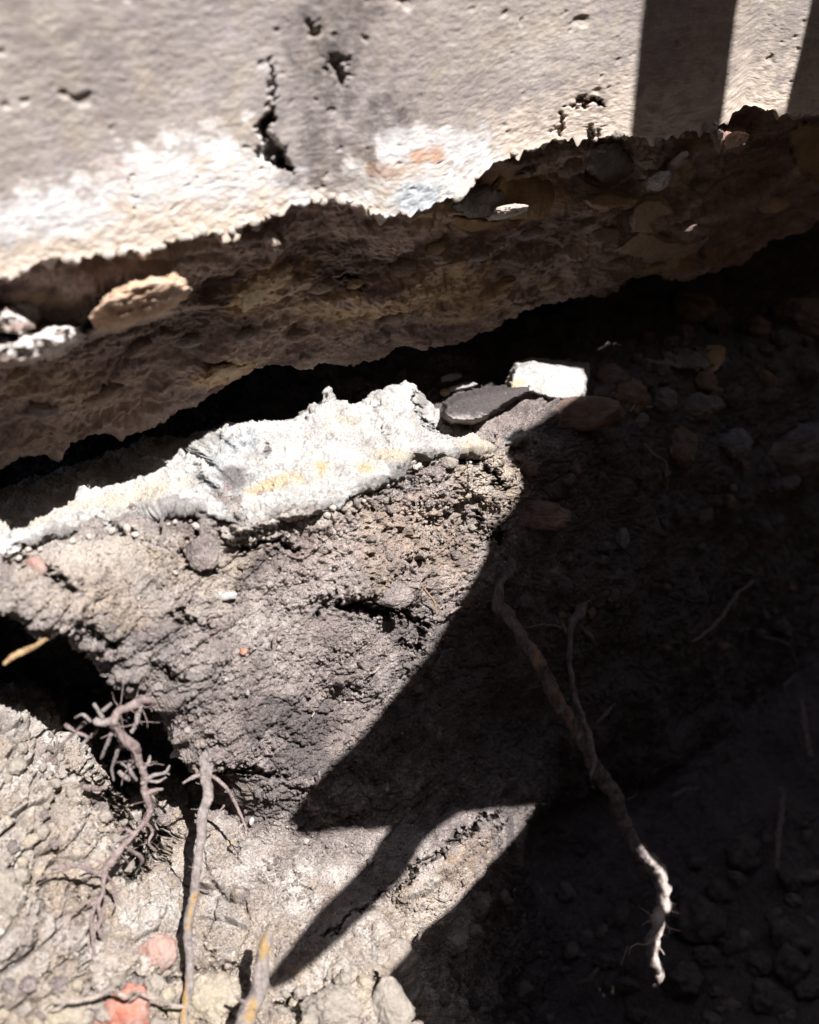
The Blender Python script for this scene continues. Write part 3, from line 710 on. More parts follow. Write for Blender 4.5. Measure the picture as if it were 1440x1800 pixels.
def stubs(parent, W, R, n, mat, seed, lo=0, hi=1, length=(1.5, 4), rad=.35, name='rootlet'):
    """short broken side roots along a parent root"""
    rs = np.random.RandomState(seed)
    for k in range(n):
        t = rs.uniform(lo, hi)*(len(W)-1); i = int(t); f = t-i; j = min(i+1, len(W)-1)
        p = np.array(W[i])*(1-f)+np.array(W[j])*f; r = R[i]*(1-f)+R[j]*f
        d = rs.normal(size=3); d -= FW*np.dot(d, FW)*.6; d /= np.linalg.norm(d); L = r*rs.uniform(*length)
        d2 = d+rs.normal(size=3)*.5; d3 = d2+rs.normal(size=3)*.6
        pts = [p, p+d*(r*.8+L*.3), p+d*(r*.8+L*.3)+d2*L*.35, p+d*(r*.8+L*.3)+d2*L*.35+d3*L*.3]
        V, Fq, Ft, _ = tube_arrays(pts, [r*rad*1.3, r*rad, r*rad*.8, r*rad*.5], 8, .2, seed+k)
        me = bpy.data.meshes.new(name); me.from_pydata((V-np.array(parent.location)).tolist(), [], Fq.tolist()+Ft.tolist())
        me.polygons.foreach_set('use_smooth', np.full(len(me.polygons), True)); me.update()
        for nm in ('inner', 'chalk'): me.attributes.new(nm, 'FLOAT', 'POINT')  # chalk is the painted brightening of the sunlit tip
        link(name, me, parent, M[mat])

# ---- parts seen in the broken underside of the foundation
def under_part(name, poly, mat, **k): return patch(name, poly, mat, parent=conc, **k)
under_part('stone_flake', [(1082,440),(1104,420),(1128,405),(1150,412),(1172,424),(1205,428),(1240,419),(1218,440),(1182,451),(1140,455),(1108,450)], 'flake', thick=.010, lift=.010, edge=5, jag=2, rough=.0006, label='thin crescent of tan stone sticking out of the underside')
under_part('stone_flake', [(1110,382),(1118,362),(1138,350),(1160,350),(1178,362),(1184,374),(1160,380),(1146,392),(1150,408),(1128,412),(1112,402)], 'flake', thick=.008, lift=.008, edge=5, jag=2, rough=.0006)
under_part('embedded_stone', [(862,330),(880,306),(925,300),(965,316),(992,345),(985,372),(950,388),(900,380),(870,362)], 'ochre', thick=.02, lift=.006, edge=30, jag=4, rough=.0015)
under_part('embedded_stone', [(800,362),(815,335),(850,326),(885,336),(900,362),(880,378),(830,378)], 'grey', thick=.016, lift=.012, edge=20, jag=4, rough=.0015)
under_part('stone_flake', [(796,378),(830,382),(880,388),(868,400),(830,412),(806,400)], 'ochre', thick=.012, lift=.010, edge=7, jag=2)
under_part('embedded_stone', [(1036,262),(1060,248),(1090,250),(1118,285),(1112,318),(1085,335),(1055,322),(1040,300)], 'grey', thick=.016, lift=.008, edge=16, jag=4)
under_part('stone_flake', [(1030,352),(1060,338),(1090,342),(1120,350),(1105,362),(1070,368),(1040,362)], 'tan', thick=.01, lift=.008, edge=6, jag=2)
under_part('embedded_stone', [(1384,228),(1410,214),(1470,214),(1480,300),(1440,328),(1400,300)], 'ochre', thick=.02, lift=.006, edge=20, jag=4)
under_part('embedded_stone', [(1252,230),(1290,222),(1312,240),(1300,262),(1268,262)], 'red', thick=.014, lift=.008, edge=12, jag=3)
under_part('embedded_stone', [(410,515),(450,480),(515,462),(520,490),(480,515),(430,545)], 'tan', thick=.014, lift=.004, edge=16, jag=6, rough=.0015)
under_part('embedded_stone', [(358,668),(372,645),(410,636),(440,640),(428,655),(395,668),(370,674)], 'tan', thick=.014, lift=.008, edge=12, jag=5, rough=.0015)
under_part('embedded_stone', [(1040,408),(1060,396),(1092,402),(1096,420),(1068,430),(1046,424)], 'brown', thick=.01, lift=.004, edge=8, jag=2)
rs_u = np.random.RandomState(12)
for k, (x, y, rx, ry, m) in enumerate([(700,470,34,18,'under_brown'),(620,500,20,10,'tan'),(560,500,30,16,'under_brown'),(760,440,26,12,'tan'),(240,610,34,16,'under_brown'),(330,600,26,12,'under_grey'),(180,690,40,18,'under_brown'),(60,720,44,18,'under_grey'),(980,440,30,14,'under_brown'),
        (1000,290,26,20,'under_brown'),(960,500,26,10,'tan'),(1300,350,40,20,'under_brown'),(1220,330,26,16,'under_grey'),(1360,360,26,14,'tan'),(840,450,20,10,'under_grey'),(880,500,26,12,'ochre'),(520,590,26,12,'under_brown'),(1150,470,22,9,'tan'),(430,590,22,12,'under_grey'),(20,660,26,12,'tan'),(680,560,30,12,'under_brown'),(1080,465,26,10,'under_brown'),(1200,400,26,12,'under_brown'),(930,410,24,12,'under_grey')]):
    rock('embedded_stone', x, y, rx, ry, m, None, None, ang=rs_u.uniform(0, 25), parent=conc, sub=4, off=rs_u.uniform(-.4, 0), seed=400+k, facets=8, sharp=16, rough=1.4, deep=.7)
for k in range(46):
    x = rs_u.uniform(0, 1400); y = np.interp(x, [q[0] for q in edge], [q[1] for q in edge])+rs_u.uniform(-7, 5); r = rs_u.uniform(3, 9)
    rock('edge_chip', x, y, r*1.3, r, 'edgechip' if x < 1050 else 'clod', None, None, ang=rs_u.uniform(-40, 40), parent=conc, sub=3, off=rs_u.uniform(-.2, .3), seed=500+k, facets=8, sharp=14, rough=1.5)
def sun_stone(px, py, y, rx, ry, mat, ang, seed, label=None, rz=.02):
    c = pt(float(px), float(py), y); sc = float((c-CAM)@FW)/FPX
    o = link('embedded_stone', rock_mesh('embedded_stone', rx*sc, ry*sc, rz, ang, seed, 5, 1.6, 9, 16), conc, M[mat]); o.location = Vector(c)-conc.location
    if label: o['label'] = label
sun_stone(248, 534, .018, 84, 27, 'suntan', 22, 701, 'elongated orange tan stone catching the sun', .034)
sun_stone(312, 500, .020, 18, 16, 'suntan', 10, 702, None, .02)
sun_stone(894, 372, .024, 36, 9, 'edgechip', 10, 703, None, .014)
sun_stone(1160, 318, .014, 22, 14, 'palestone', 22, 704, None, .014)
sun_stone(1190, 285, .010, 24, 8, 'edgechip', 38, 705, None, .012)
sun_stone(1292, 246, .002, 22, 11, 'suntan', 10, 706, None, .014)
sun_stone(478, 424, .016, 13, 14, 'edgechip', 30, 707, None, .012)
rock('edge_chip', 192, 448, 12, 9, 'edgechip', None, None, parent=conc, sub=3, off=0, seed=560)  # extra chip added to stop a stray sun fleck on the ledge
rock('lime_fleck', 1264, 236, 4, 9, 'palestone', None, None, ang=15, parent=conc, sub=3, off=1, seed=3)
rock('lime_fleck', 1137, 283, 15, 4, 'palestone', None, None, ang=6, parent=conc, sub=3, off=1, seed=4)

# ---- slabs and stones set along the top of the bank
blk = [(893,684),(898,664),(908,642),(935,634),(975,638),(1030,643),(1033,668),(1028,700),(1000,705),(965,703),(940,694),(915,690)]
patch('pale_concrete_chunk', blk, 'lime', thick=.05, yf=lambda X, Y: np.interp(Y, [630, 705], [.085, .030])+(X-960)*.00004, edge=7, jag=2, rough=.0030,
    label='small squarish pale concrete chunk with a flat top standing above the ledge', cat='concrete chunk',
    attrs=dict(tan=lambda X, Y, n: blobs(X, Y, [(900,676,20,14,1),(1015,660,10,6,.4)], n*.7), slate=lambda X, Y, n: blobs(X, Y, [(962,668,6,5,.8),(1000,640,8,4,.6),(930,655,20,8,.5)], n*.6), dark=lambda X, Y, n: blobs(X, Y, [(1026,655,5,6,.3)], n*.6)))
patch('earthy_shard', [(778,728),(784,710),(812,696),(850,688),(890,682),(934,676),(932,690),(905,702),(880,716),(858,732),(830,742),(795,740)], 'soil', thick=.03, yf=lambda X, Y: np.interp(Y, [676, 742], [.045, -.015]), edge=6, jag=2, rough=.0024,
    label='flat dark earthy shard lying in front of the squarish pale chunk', cat='shard', attrs=dict(dark=lambda X, Y, n: sstep(738, 722, Y+n*10)*.9, tan=lambda X, Y, n: 0*X, orange=lambda X, Y, n: 0*X, pale=lambda X, Y, n: sstep(722, 738, Y+n*8)*.5))  # the shard's shade and its lit lower rim are put into its colour
rock('bedded_stone', 1015, 728, 78, 30, 'dampbrown', 'smooth brown grey stone lying directly beneath the squarish pale chunk', 'stone', ang=6, seed=21, deep=1.2, off=.5, facets=10, sharp=14)
rock('bedded_stone', 1075, 665, 32, 24, 'dampbrown', 'dark angular stone just right of the squarish pale chunk', 'stone', ang=-4, seed=22, off=.5)
st = patch('flat_stone', [(1142,640),(1175,622),(1225,614),(1262,612),(1290,626),(1278,642),(1240,652),(1190,652)], 'damp', thick=.03, lift=.016, edge=9, jag=5, rough=.002,
    label='long flat grey brown stone with an orange corner in the shaded bank', cat='stone')
patch('orange_corner', [(1240,622),(1250,613),(1270,614),(1268,628),(1256,645),(1248,640)], 'ochre', thick=.008, lift=.024, edge=5, jag=2, parent=st)
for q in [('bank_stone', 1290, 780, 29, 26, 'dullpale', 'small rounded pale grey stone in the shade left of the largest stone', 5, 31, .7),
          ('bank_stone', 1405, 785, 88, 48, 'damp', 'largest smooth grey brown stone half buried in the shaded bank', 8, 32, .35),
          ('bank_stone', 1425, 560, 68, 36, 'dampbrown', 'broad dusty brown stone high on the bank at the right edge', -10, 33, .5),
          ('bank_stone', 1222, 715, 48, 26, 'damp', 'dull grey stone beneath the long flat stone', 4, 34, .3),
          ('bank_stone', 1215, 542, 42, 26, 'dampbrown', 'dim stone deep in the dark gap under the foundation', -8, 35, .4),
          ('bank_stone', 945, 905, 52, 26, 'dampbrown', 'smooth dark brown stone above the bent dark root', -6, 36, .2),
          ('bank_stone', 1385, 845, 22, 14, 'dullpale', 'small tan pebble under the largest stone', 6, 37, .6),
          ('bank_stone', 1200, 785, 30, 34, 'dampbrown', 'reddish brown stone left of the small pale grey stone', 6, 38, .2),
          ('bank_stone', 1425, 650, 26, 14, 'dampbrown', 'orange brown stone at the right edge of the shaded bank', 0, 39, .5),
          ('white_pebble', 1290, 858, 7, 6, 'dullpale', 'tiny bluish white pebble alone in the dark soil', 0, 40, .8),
          ('white_pebble', 1094, 945, 12, 18, 'dullpale', 'pale crumbly pebble glinting in the dark soil right of the roots', 10, 41, .6)]:  # last one is a sun fleck on the soil, modelled as a pebble
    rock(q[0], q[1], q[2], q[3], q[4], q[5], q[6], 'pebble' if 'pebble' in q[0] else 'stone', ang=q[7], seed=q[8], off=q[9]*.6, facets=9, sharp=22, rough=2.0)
rock('hanging_crumb', 790, 812, 18, 12, 'clod', 'brown crumb at the right end of the mortar ledge', 'crumb', seed=50, off=.4)
for q in [(792,664,22,8,'palestone','first pale splinter behind the dark shard',51,-18),(812,680,28,6,'palestone','long low pale splinter touching the top of the dark shard',52,-14),(783,690,10,7,'tan','yellowish crumb left of the dark shard',53,0)]:
    rock('pale_splinter', q[0], q[1], q[2], q[3], q[4], q[5], 'splinter', seed=q[6], ang=-q[7], off=1.5, deep=1.2)
patch('upright_chip', [(573,706),(576,696),(574,690),(578,685),(580,693),(584,697),(585,708),(579,712)], 'lime', thick=.004, yf=lambda X, Y: 0*X+.072, edge=3, jag=1, rough=.0006, label='tiny upright chip on the crest of the white ledge', cat='chip')
# blocky lumps on the lit bank
rock('soil_block', 356, 970, 34, 34, 'soil', 'squarish tan soil block standing between cracks under the white ledge', 'soil block', ang=-12, seed=61, off=.25, deep=.7, facets=9, sharp=16)
rock('soil_block', 688, 1045, 40, 24, 'soil', 'lit soil block overhanging the deepest crack of the bank', 'soil block', ang=-8, seed=62, off=.3, deep=.7, facets=10, sharp=14)
rock('soil_block', 65, 995, 22, 14, 'red', 'dull reddish lump in the bank near the left edge', 'stone', ang=-30, seed=63, off=-.1, deep=.6)
rock('orange_fleck', 427, 1146, 8, 6, 'orange', 'tiny bright orange fleck in the middle of the lit bank', 'fleck', seed=64, off=.5, sub=3)
rock('lime_crumb', 402, 1048, 18, 7, 'palestone', 'white crumb on the lit bank above the orange fleck', 'crumb', seed=65, off=.3, sub=4, ang=10)

# ---- stones and clods on the pit floor
rock('red_stone', 275, 1682, 34, 40, 'red', 'smooth rounded pink red stone lying on the pit floor', 'stone', ang=-35, seed=71, off=-.05, deep=.6, facets=8, sharp=9, rough=1.0)
rock('brick_fragment', 215, 1785, 46, 58, 'orange', 'bright orange brick fragment at the bottom edge below the red stone', 'brick', ang=-20, seed=72, off=.05, deep=.7, facets=8, sharp=20, rough=1.6)
rock('large_clod', 372, 1756, 50, 40, 'yclod', 'large squarish yellow tan clod right of the pale upright root', 'clod', ang=12, seed=73, off=-.05, facets=7, sharp=30, rough=2.2)
rock('large_clod', 10, 1575, 34, 50, 'clod', 'large yellow tan clod at the left edge of the pit floor', 'clod', ang=5, seed=74, off=.0, rough=2.6, facets=8, sharp=20)
rock('large_clod', 690, 1772, 34, 52, 'clod', 'upright pale clod at the foot of the shaded floor', 'clod', ang=18, seed=75, off=.5, rough=1.5)
rock('large_clod', 590, 1778, 56, 40, 'clod', 'broad crumbly clod right of the thick broken root', 'clod', ang=5, seed=76, off=.1, rough=2.6, facets=8, sharp=20)
rock('large_clod', 100, 1790, 60, 40, 'yclod', 'broad yellow clod left of the orange brick fragment', 'clod', ang=8, seed=77, off=.1, rough=2.6, facets=8, sharp=20)
rock('large_clod', 222, 1520, 15, 17, 'clod', 'pale clod caught in the dark hollow behind the pink roots', 'clod', seed=78, off=.9)
rs = np.random.RandomState(3); n = 0; taken = []
clod_src = {}
def clods(poly, count, rr, mats, label, group, offs=.45, sq=1.0):
    got = 0; tries = 0
    xs_ = [p[0] for p in poly]; ys_ = [p[1] for p in poly]
    while got < count and tries < count*40:
        tries += 1
        x = rs.uniform(min(xs_), max(xs_)); y = rs.uniform(min(ys_), max(ys_)); r = rs.uniform(*rr)*rs.uniform(.6, 1)
        if poly_sd(np.array([x]), np.array([y]), poly)[0] < 0: continue
        if any(math.hypot(x-a, y-b) < (r+c)*.72 for a, b, c in taken): continue
        taken.append((x, y, r)); got += 1
        rock('soil_clod', x, y, r*rs.uniform(.9, 1.3), r*rs.uniform(.7, 1.0), mats[rs.randint(len(mats))], label, 'clod', ang=rs.uniform(-50, 50), seed=100+len(taken), off=offs*rs.uniform(.2, 1.2), sub=4, group=group, rough=2.6, deep=.9, facets=7+rs.randint(6), sharp=rs.choice([6, 10, 16]))
clods([(-20,1295),(110,1320),(190,1420),(170,1520),(60,1560),(-20,1540)], 20, (7, 20), ['clod', 'soil', 'yclod', 'clod'], 'small crumbly clod in the loose heap at the left edge of the pit floor', 'clods heaped at the left edge', offs=.15)
clods([(-20,1730),(420,1720),(420,1810),(-20,1810)], 34, (9, 22), ['yclod', 'clod', 'soil'], 'small yellowish clod along the bottom left edge of the pit floor', 'clods along the bottom left edge', offs=.2)
clods([(480,1740),(640,1700),(730,1790),(740,1810),(480,1810)], 18, (9, 22), ['yclod', 'clod', 'clod'], 'small clod near the thick broken root on the pit floor', 'clods near the broken root')
clods([(150,1370),(290,1390),(290,1480),(180,1480)], 12, (8, 17), ['clod', 'soil', 'soil'], 'dusty clod in the hollow behind the pink branching root', 'clods in the hollow')
clods([(140,1110),(200,1150),(300,1240),(330,1300),(345,1330),(310,1320),(250,1230),(180,1190),(120,1130)], 18, (5, 12), ['soil'], 'small crumb clinging to the broken lower rim of the lit bank', 'crumbs on the rim of the bank', offs=.7)
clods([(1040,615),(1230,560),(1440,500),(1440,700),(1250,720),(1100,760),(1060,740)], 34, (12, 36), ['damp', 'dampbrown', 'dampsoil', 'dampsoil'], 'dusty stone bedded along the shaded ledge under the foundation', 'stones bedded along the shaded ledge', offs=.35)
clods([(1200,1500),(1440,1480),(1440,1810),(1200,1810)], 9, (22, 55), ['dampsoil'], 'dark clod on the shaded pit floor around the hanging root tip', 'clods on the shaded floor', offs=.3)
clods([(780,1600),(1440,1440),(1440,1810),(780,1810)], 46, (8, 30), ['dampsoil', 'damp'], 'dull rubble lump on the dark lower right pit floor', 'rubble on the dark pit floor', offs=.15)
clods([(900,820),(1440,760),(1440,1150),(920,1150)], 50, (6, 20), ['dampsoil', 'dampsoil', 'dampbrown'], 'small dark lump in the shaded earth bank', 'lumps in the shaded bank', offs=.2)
for k in range(26):
    x = rs.uniform(20, 850); y = np.interp(x, [0,100,200,330,440,560,650,740,850], [975,948,932,905,935,893,858,812,798])+abs(rs.normal(0, 14)); r = rs.uniform(2.5, 7)
    rock('mortar_crumb', x, y, r*1.2, r, 'edgechip', 'small pale mortar crumb dropped on the soil just below the white ledge', 'crumb', ang=rs.uniform(-40, 40), seed=600+k, off=.2, sub=3, group='mortar crumbs below the ledge', rough=1.5)
clods([(560,800),(860,800),(840,980),(600,1000)], 16, (5, 10), ['soil', 'clod'], 'small crumb on the grainy purple brown part of the lit bank', 'crumbs on the lit bank', offs=.2)

# ---- loose grains and crumbs of earth lying all over the bank and floor
def grains(n, seed):
    r_ = np.random.RandomState(seed)
    V0, F0 = ico(2)
    ok = np.where((E_ROW > rows_at[4]+60) & (E_ROW < rows_at[13]) & (G_PX > -60) & (G_PX < 1500) & (G_PY > 760) & (G_PY < 1860))[0]
    cl = fbm(EP[ok]*26, 3)+.5*fbm(EP[ok]*90, 2); w = np.clip(.25+1.6*cl, .02, 3)*np.where(G_PX[ok] > 950, .35, 1)
    pick = ok[r_.choice(len(ok), n, p=w/w.sum())]
    rad = np.clip(np.exp(r_.normal(math.log(.00105), .48, n)), .0005, .0052)*np.clip(G_Z[pick]/.95, .7, 1.2)
    vs = []
    for k in range(12):
        q = V0*(1+.5*fbm(V0*1.5+k*9, 2)[:, None]+.22*fbm(V0*4+k, 2)[:, None]); vs.append(q)
    vs = np.array(vs)
    sh = vs[r_.randint(0, 12, n)]*r_.uniform(.6, 1.2, (n, 1, 3))
    a = r_.uniform(0, 6.28, n); b = r_.uniform(0, 6.28, n)
    ca, sa, cb, sb = np.cos(a), np.sin(a), np.cos(b), np.sin(b); Z = np.zeros(n); O = np.ones(n)
    R1 = np.stack([ca, -sa, Z, sa, ca, Z, Z, Z, O], -1).reshape(n, 3, 3); R2 = np.stack([O, Z, Z, Z, cb, -sb, Z, sb, cb], -1).reshape(n, 3, 3)
    sh = np.einsum('nij,nvj->nvi', R1@R2, sh)*rad[:, None, None]
    V = (EP[pick]+EN[pick]*(rad*.35)[:, None])[:, None]+sh
    nv = len(V0); Fq = (F0[None]+np.arange(n)[:, None, None]*nv).reshape(-1, 3)
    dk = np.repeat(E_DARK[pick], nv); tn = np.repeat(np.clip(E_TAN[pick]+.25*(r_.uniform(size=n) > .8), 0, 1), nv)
    pl = np.repeat((r_.uniform(size=n) > .93)*r_.uniform(.2, .8, n), nv)
    o = link('loose_grains', mesh_np('loose_grains', V.reshape(-1, 3), Fq, dict(dark=dk, tan=tn, pale=pl, orange=tn*0)), None, M['soil'])
    tag(o, 'loose grains and crumbs of grey brown earth strewn over the bank and pit floor', 'loose grains', kind='stuff')
grains(26000, 17)

# ---- roots
def root(label, pts, mat, seed, name='root', cat='root', extra=None, nst=0, **k):
    W = [on(p[0], p[1], p[2]) if k.get('surf') else pt(float(p[0]), float(p[1]), float(p[2])) for p in pts]
    e = empty(name, W[0], label, cat)
    k2 = {a: b for a, b in k.items() if a not in ('lo', 'hi', 'length', 'rad')}
    o, W = tube('main_stem', pts, mat, parent=e, seed=seed, **k2)
    global STEMC; STEMC = LASTC
    R = [p[3]*float((w-CAM)@FW)/FPX for p, w in zip(pts, W)]
    for q in (extra or []):
        m = q[1] if isinstance(q[1], str) else mat; qq = q[0]
        tube('side_root', qq, m, parent=e, seed=seed+len(qq), seg=10, rough=.2, surf=k.get('surf'))
    if nst: stubs(e, W, R, nst, mat, seed, k.get('lo', 0), k.get('hi', 1), k.get('length', (1.5, 4)), k.get('rad', .3))
    return e, W, R
MAIN = [(905,965,-.02,7.92),(893,1000,-.045,8.8),(880,1038,-.06,8.8),(877,1065,-.065,9.68),(900,1090,-.075,9.68),(920,1122,-.085,9.68),(940,1160,-.10,10.56),(965,1200,-.112,10.56),(985,1235,-.125,10.56),(1005,1275,-.135,9.68),(1030,1320,-.15,10.56),(1058,1365,-.17,11.44),(1085,1410,-.19,12.32),(1102,1460,-.21,13.2),(1115,1488,-.225,13.2),(1140,1515,-.24,14.96),(1158,1535,-.25,13.2),(1163,1570,-.262,9.68),(1168,1592,-.27,11.44),(1155,1620,-.28,10.56),(1150,1650,-.288,9.68),(1150,1690,-.30,10.56),(1157,1712,-.305,8.8),(1152,1736,-.31,5.28)]
e, MW, MR = root('long dark bent root hanging from the shaded bank with its sunlit pale tip', MAIN, 'darkbark', 3, rough=.23, seg=24,
    inner=[(903,1090,9,5,.8,50),(945,1158,6,12,.9),(985,1222,6,14,.7,-30),(1015,1290,4,16,.4,-30),(1000,1262,4,12,.5)], chalk=[(1160,1620,40,120,1)],  # brightening painted over the sunlit tip
    extra=[([(880,1012,-.05,2.2),(858,1017,-.045,1.94),(838,1030,-.04,1.32)], 'darkbark'),
           ([(1148,1657,-.29,1.76),(1128,1661,-.295,1.41),(1118,1660,-.298,1.32),(1108,1668,-.30,1.32),(1106,1678,-.302,1.06)], 'paleroot'),
           ([(1104,1664,-.30,1.14),(1098,1680,-.302,1.06),(1092,1695,-.304,0.79)], 'paleroot'),
           ([(1170,1588,-.27,2.64),(1180,1587,-.275,2.29),(1186,1596,-.28,2.29),(1190,1610,-.28,1.76),(1182,1608,-.28,1.23)], 'paleroot'),
           ([(988,1245,-.128,2.64),(983,1252,-.135,3.52),(980,1250,-.14,2.64)], 'darkbark'),
           ([(1012,1290,-.14,1.76),(1004,1300,-.14,1.32),(1010,1320,-.14,0.88)], 'darkbark')])
MAINC = STEMC[1][STEMC[0] > 13.6][::4]
stubs(e, MW[2:14], MR[2:14], 14, 'darkbark', 18, length=(1.0, 3.5), rad=.08)
stubs(e, MW[17:21], MR[17:21], 16, 'paleroot', 8, length=(1.0, 2.2), rad=.13)
root('thin dark root with a dirt clump hanging just right of the long bent root', [(1008,1040,-.015,5),(1024,1048,-.03,5),(1022,1072,-.045,11),(1006,1094,-.055,8),(1000,1112,-.06,4.5),(1004,1180,-.085,4.5),(1012,1230,-.11,4.5),(1028,1272,-.14,4.5),(1042,1316,-.165,4.5),(1044,1342,-.18,4),(1040,1364,-.19,2.5)], 'darkbark', 5,
    extra=[([(984,1078,-.045,4),(986,1096,-.05,4),(998,1114,-.058,4)], 0), ([(1016,1098,-.05,4),(1034,1114,-.055,4),(1046,1131,-.06,2)], 0), ([(988,1103,-.05,2.5),(960,1098,-.055,2.2),(940,1101,-.07,2),(924,1103,-.08,1.5)], 0),
           ([(1006,1200,-.09,3.5),(1015,1250,-.115,3.5),(1022,1285,-.14,3)], 0), ([(1026,1062,-.04,2),(1036,1056,-.045,1.5),(1040,1060,-.045,1)], 0)], nst=3, hi=.3)
root('pale grey root hanging upright over the lit floor, split open to orange wood', [(352,1300,-.07,4.02),(357,1322,-.085,9.39),(359,1345,-.095,11.4),(362,1372,-.105,10.06),(364,1400,-.112,8.72),(357,1440,-.125,8.05),(351,1480,-.137,7.38),(346,1520,-.148,7.38),(345,1545,-.155,8.05),(337,1580,-.163,7.38),(331,1620,-.175,6.71),(332,1660,-.185,6.71),(337,1700,-.197,7.04),(330,1740,-.21,6.71),(324,1780,-.222,7.38),(322,1840,-.24,7.38)], 'bark', 7, rough=.2, seg=24,
    inner=[(343,1578,3.5,12,1,12),(334,1608,2.5,26,1,8),(326,1745,4,22,1,5),(324,1790,5,14,1)],
    extra=[([(368,1362,-.10,3.02),(385,1372,-.105,3.02),(398,1385,-.11,2.68),(410,1404,-.115,2.68),(420,1420,-.12,2.35),(430,1446,-.13,2.01),(434,1462,-.135,1.34)], 'pinkbark'),
           ([(366,1440,-.122,2.01),(382,1430,-.12,2.01),(394,1416,-.115,1.2)], 'pinkbark'), ([(352,1362,-.10,3.35),(338,1368,-.10,3.02),(322,1377,-.10,2.01)], 'pinkbark'),
           ([(352,1532,-.152,1.68),(368,1540,-.155,1.34),(380,1546,-.155,1.34),(392,1540,-.155,0.81)], 'paleroot'), ([(352,1300,-.068,2.68),(354,1310,-.08,3.35)], 'pinkbark'),
           ([(430,1446,-.13,1.34),(420,1455,-.13,1.68),(424,1470,-.132,2.01),(430,1476,-.134,1.01)], 'paleroot'),([(434,1455,-.13,1.34),(440,1462,-.13,1.01),(436,1472,-.132,0.67)], 'paleroot')], nst=16, lo=.05, hi=.9, length=(1.0, 3.0), rad=.08)
rock('pale_bud', 442, 1444, 5, 8, 'palestone', 'small white oval bud beside the side root tip above the lit floor', 'bud', ang=-10, seed=81, off=2.0, sub=4, rough=.2)
rock('pale_bud', 307, 1324, 5, 12, 'palestone', 'pale elongated pod against the dark hollow left of the pale grey root', 'bud', ang=-42, seed=82, off=3.0, sub=4, rough=.2)
PX = [(300,1222,-.05,4.82),(280,1228,-.065,6.2),(255,1232,-.075,6.2),(230,1240,-.085,6.89),(208,1252,-.09,6.89),(200,1268,-.092,7.58),(206,1284,-.09,7.58),(218,1298,-.09,9.64),(236,1316,-.092,8.95),(247,1340,-.095,6.89),(253,1362,-.098,5.51),(252,1388,-.10,5.51),(262,1412,-.103,4.82),(264,1430,-.106,4.13),(252,1450,-.112,4.13),(232,1470,-.118,4.13),(214,1488,-.122,4.82),(202,1508,-.127,5.51),(190,1526,-.13,4.82),(182,1548,-.135,4.13),(180,1570,-.14,3.44),(172,1592,-.145,3.44),(176,1612,-.15,3.44),(172,1630,-.155,2.76),(182,1650,-.16,2.07)]
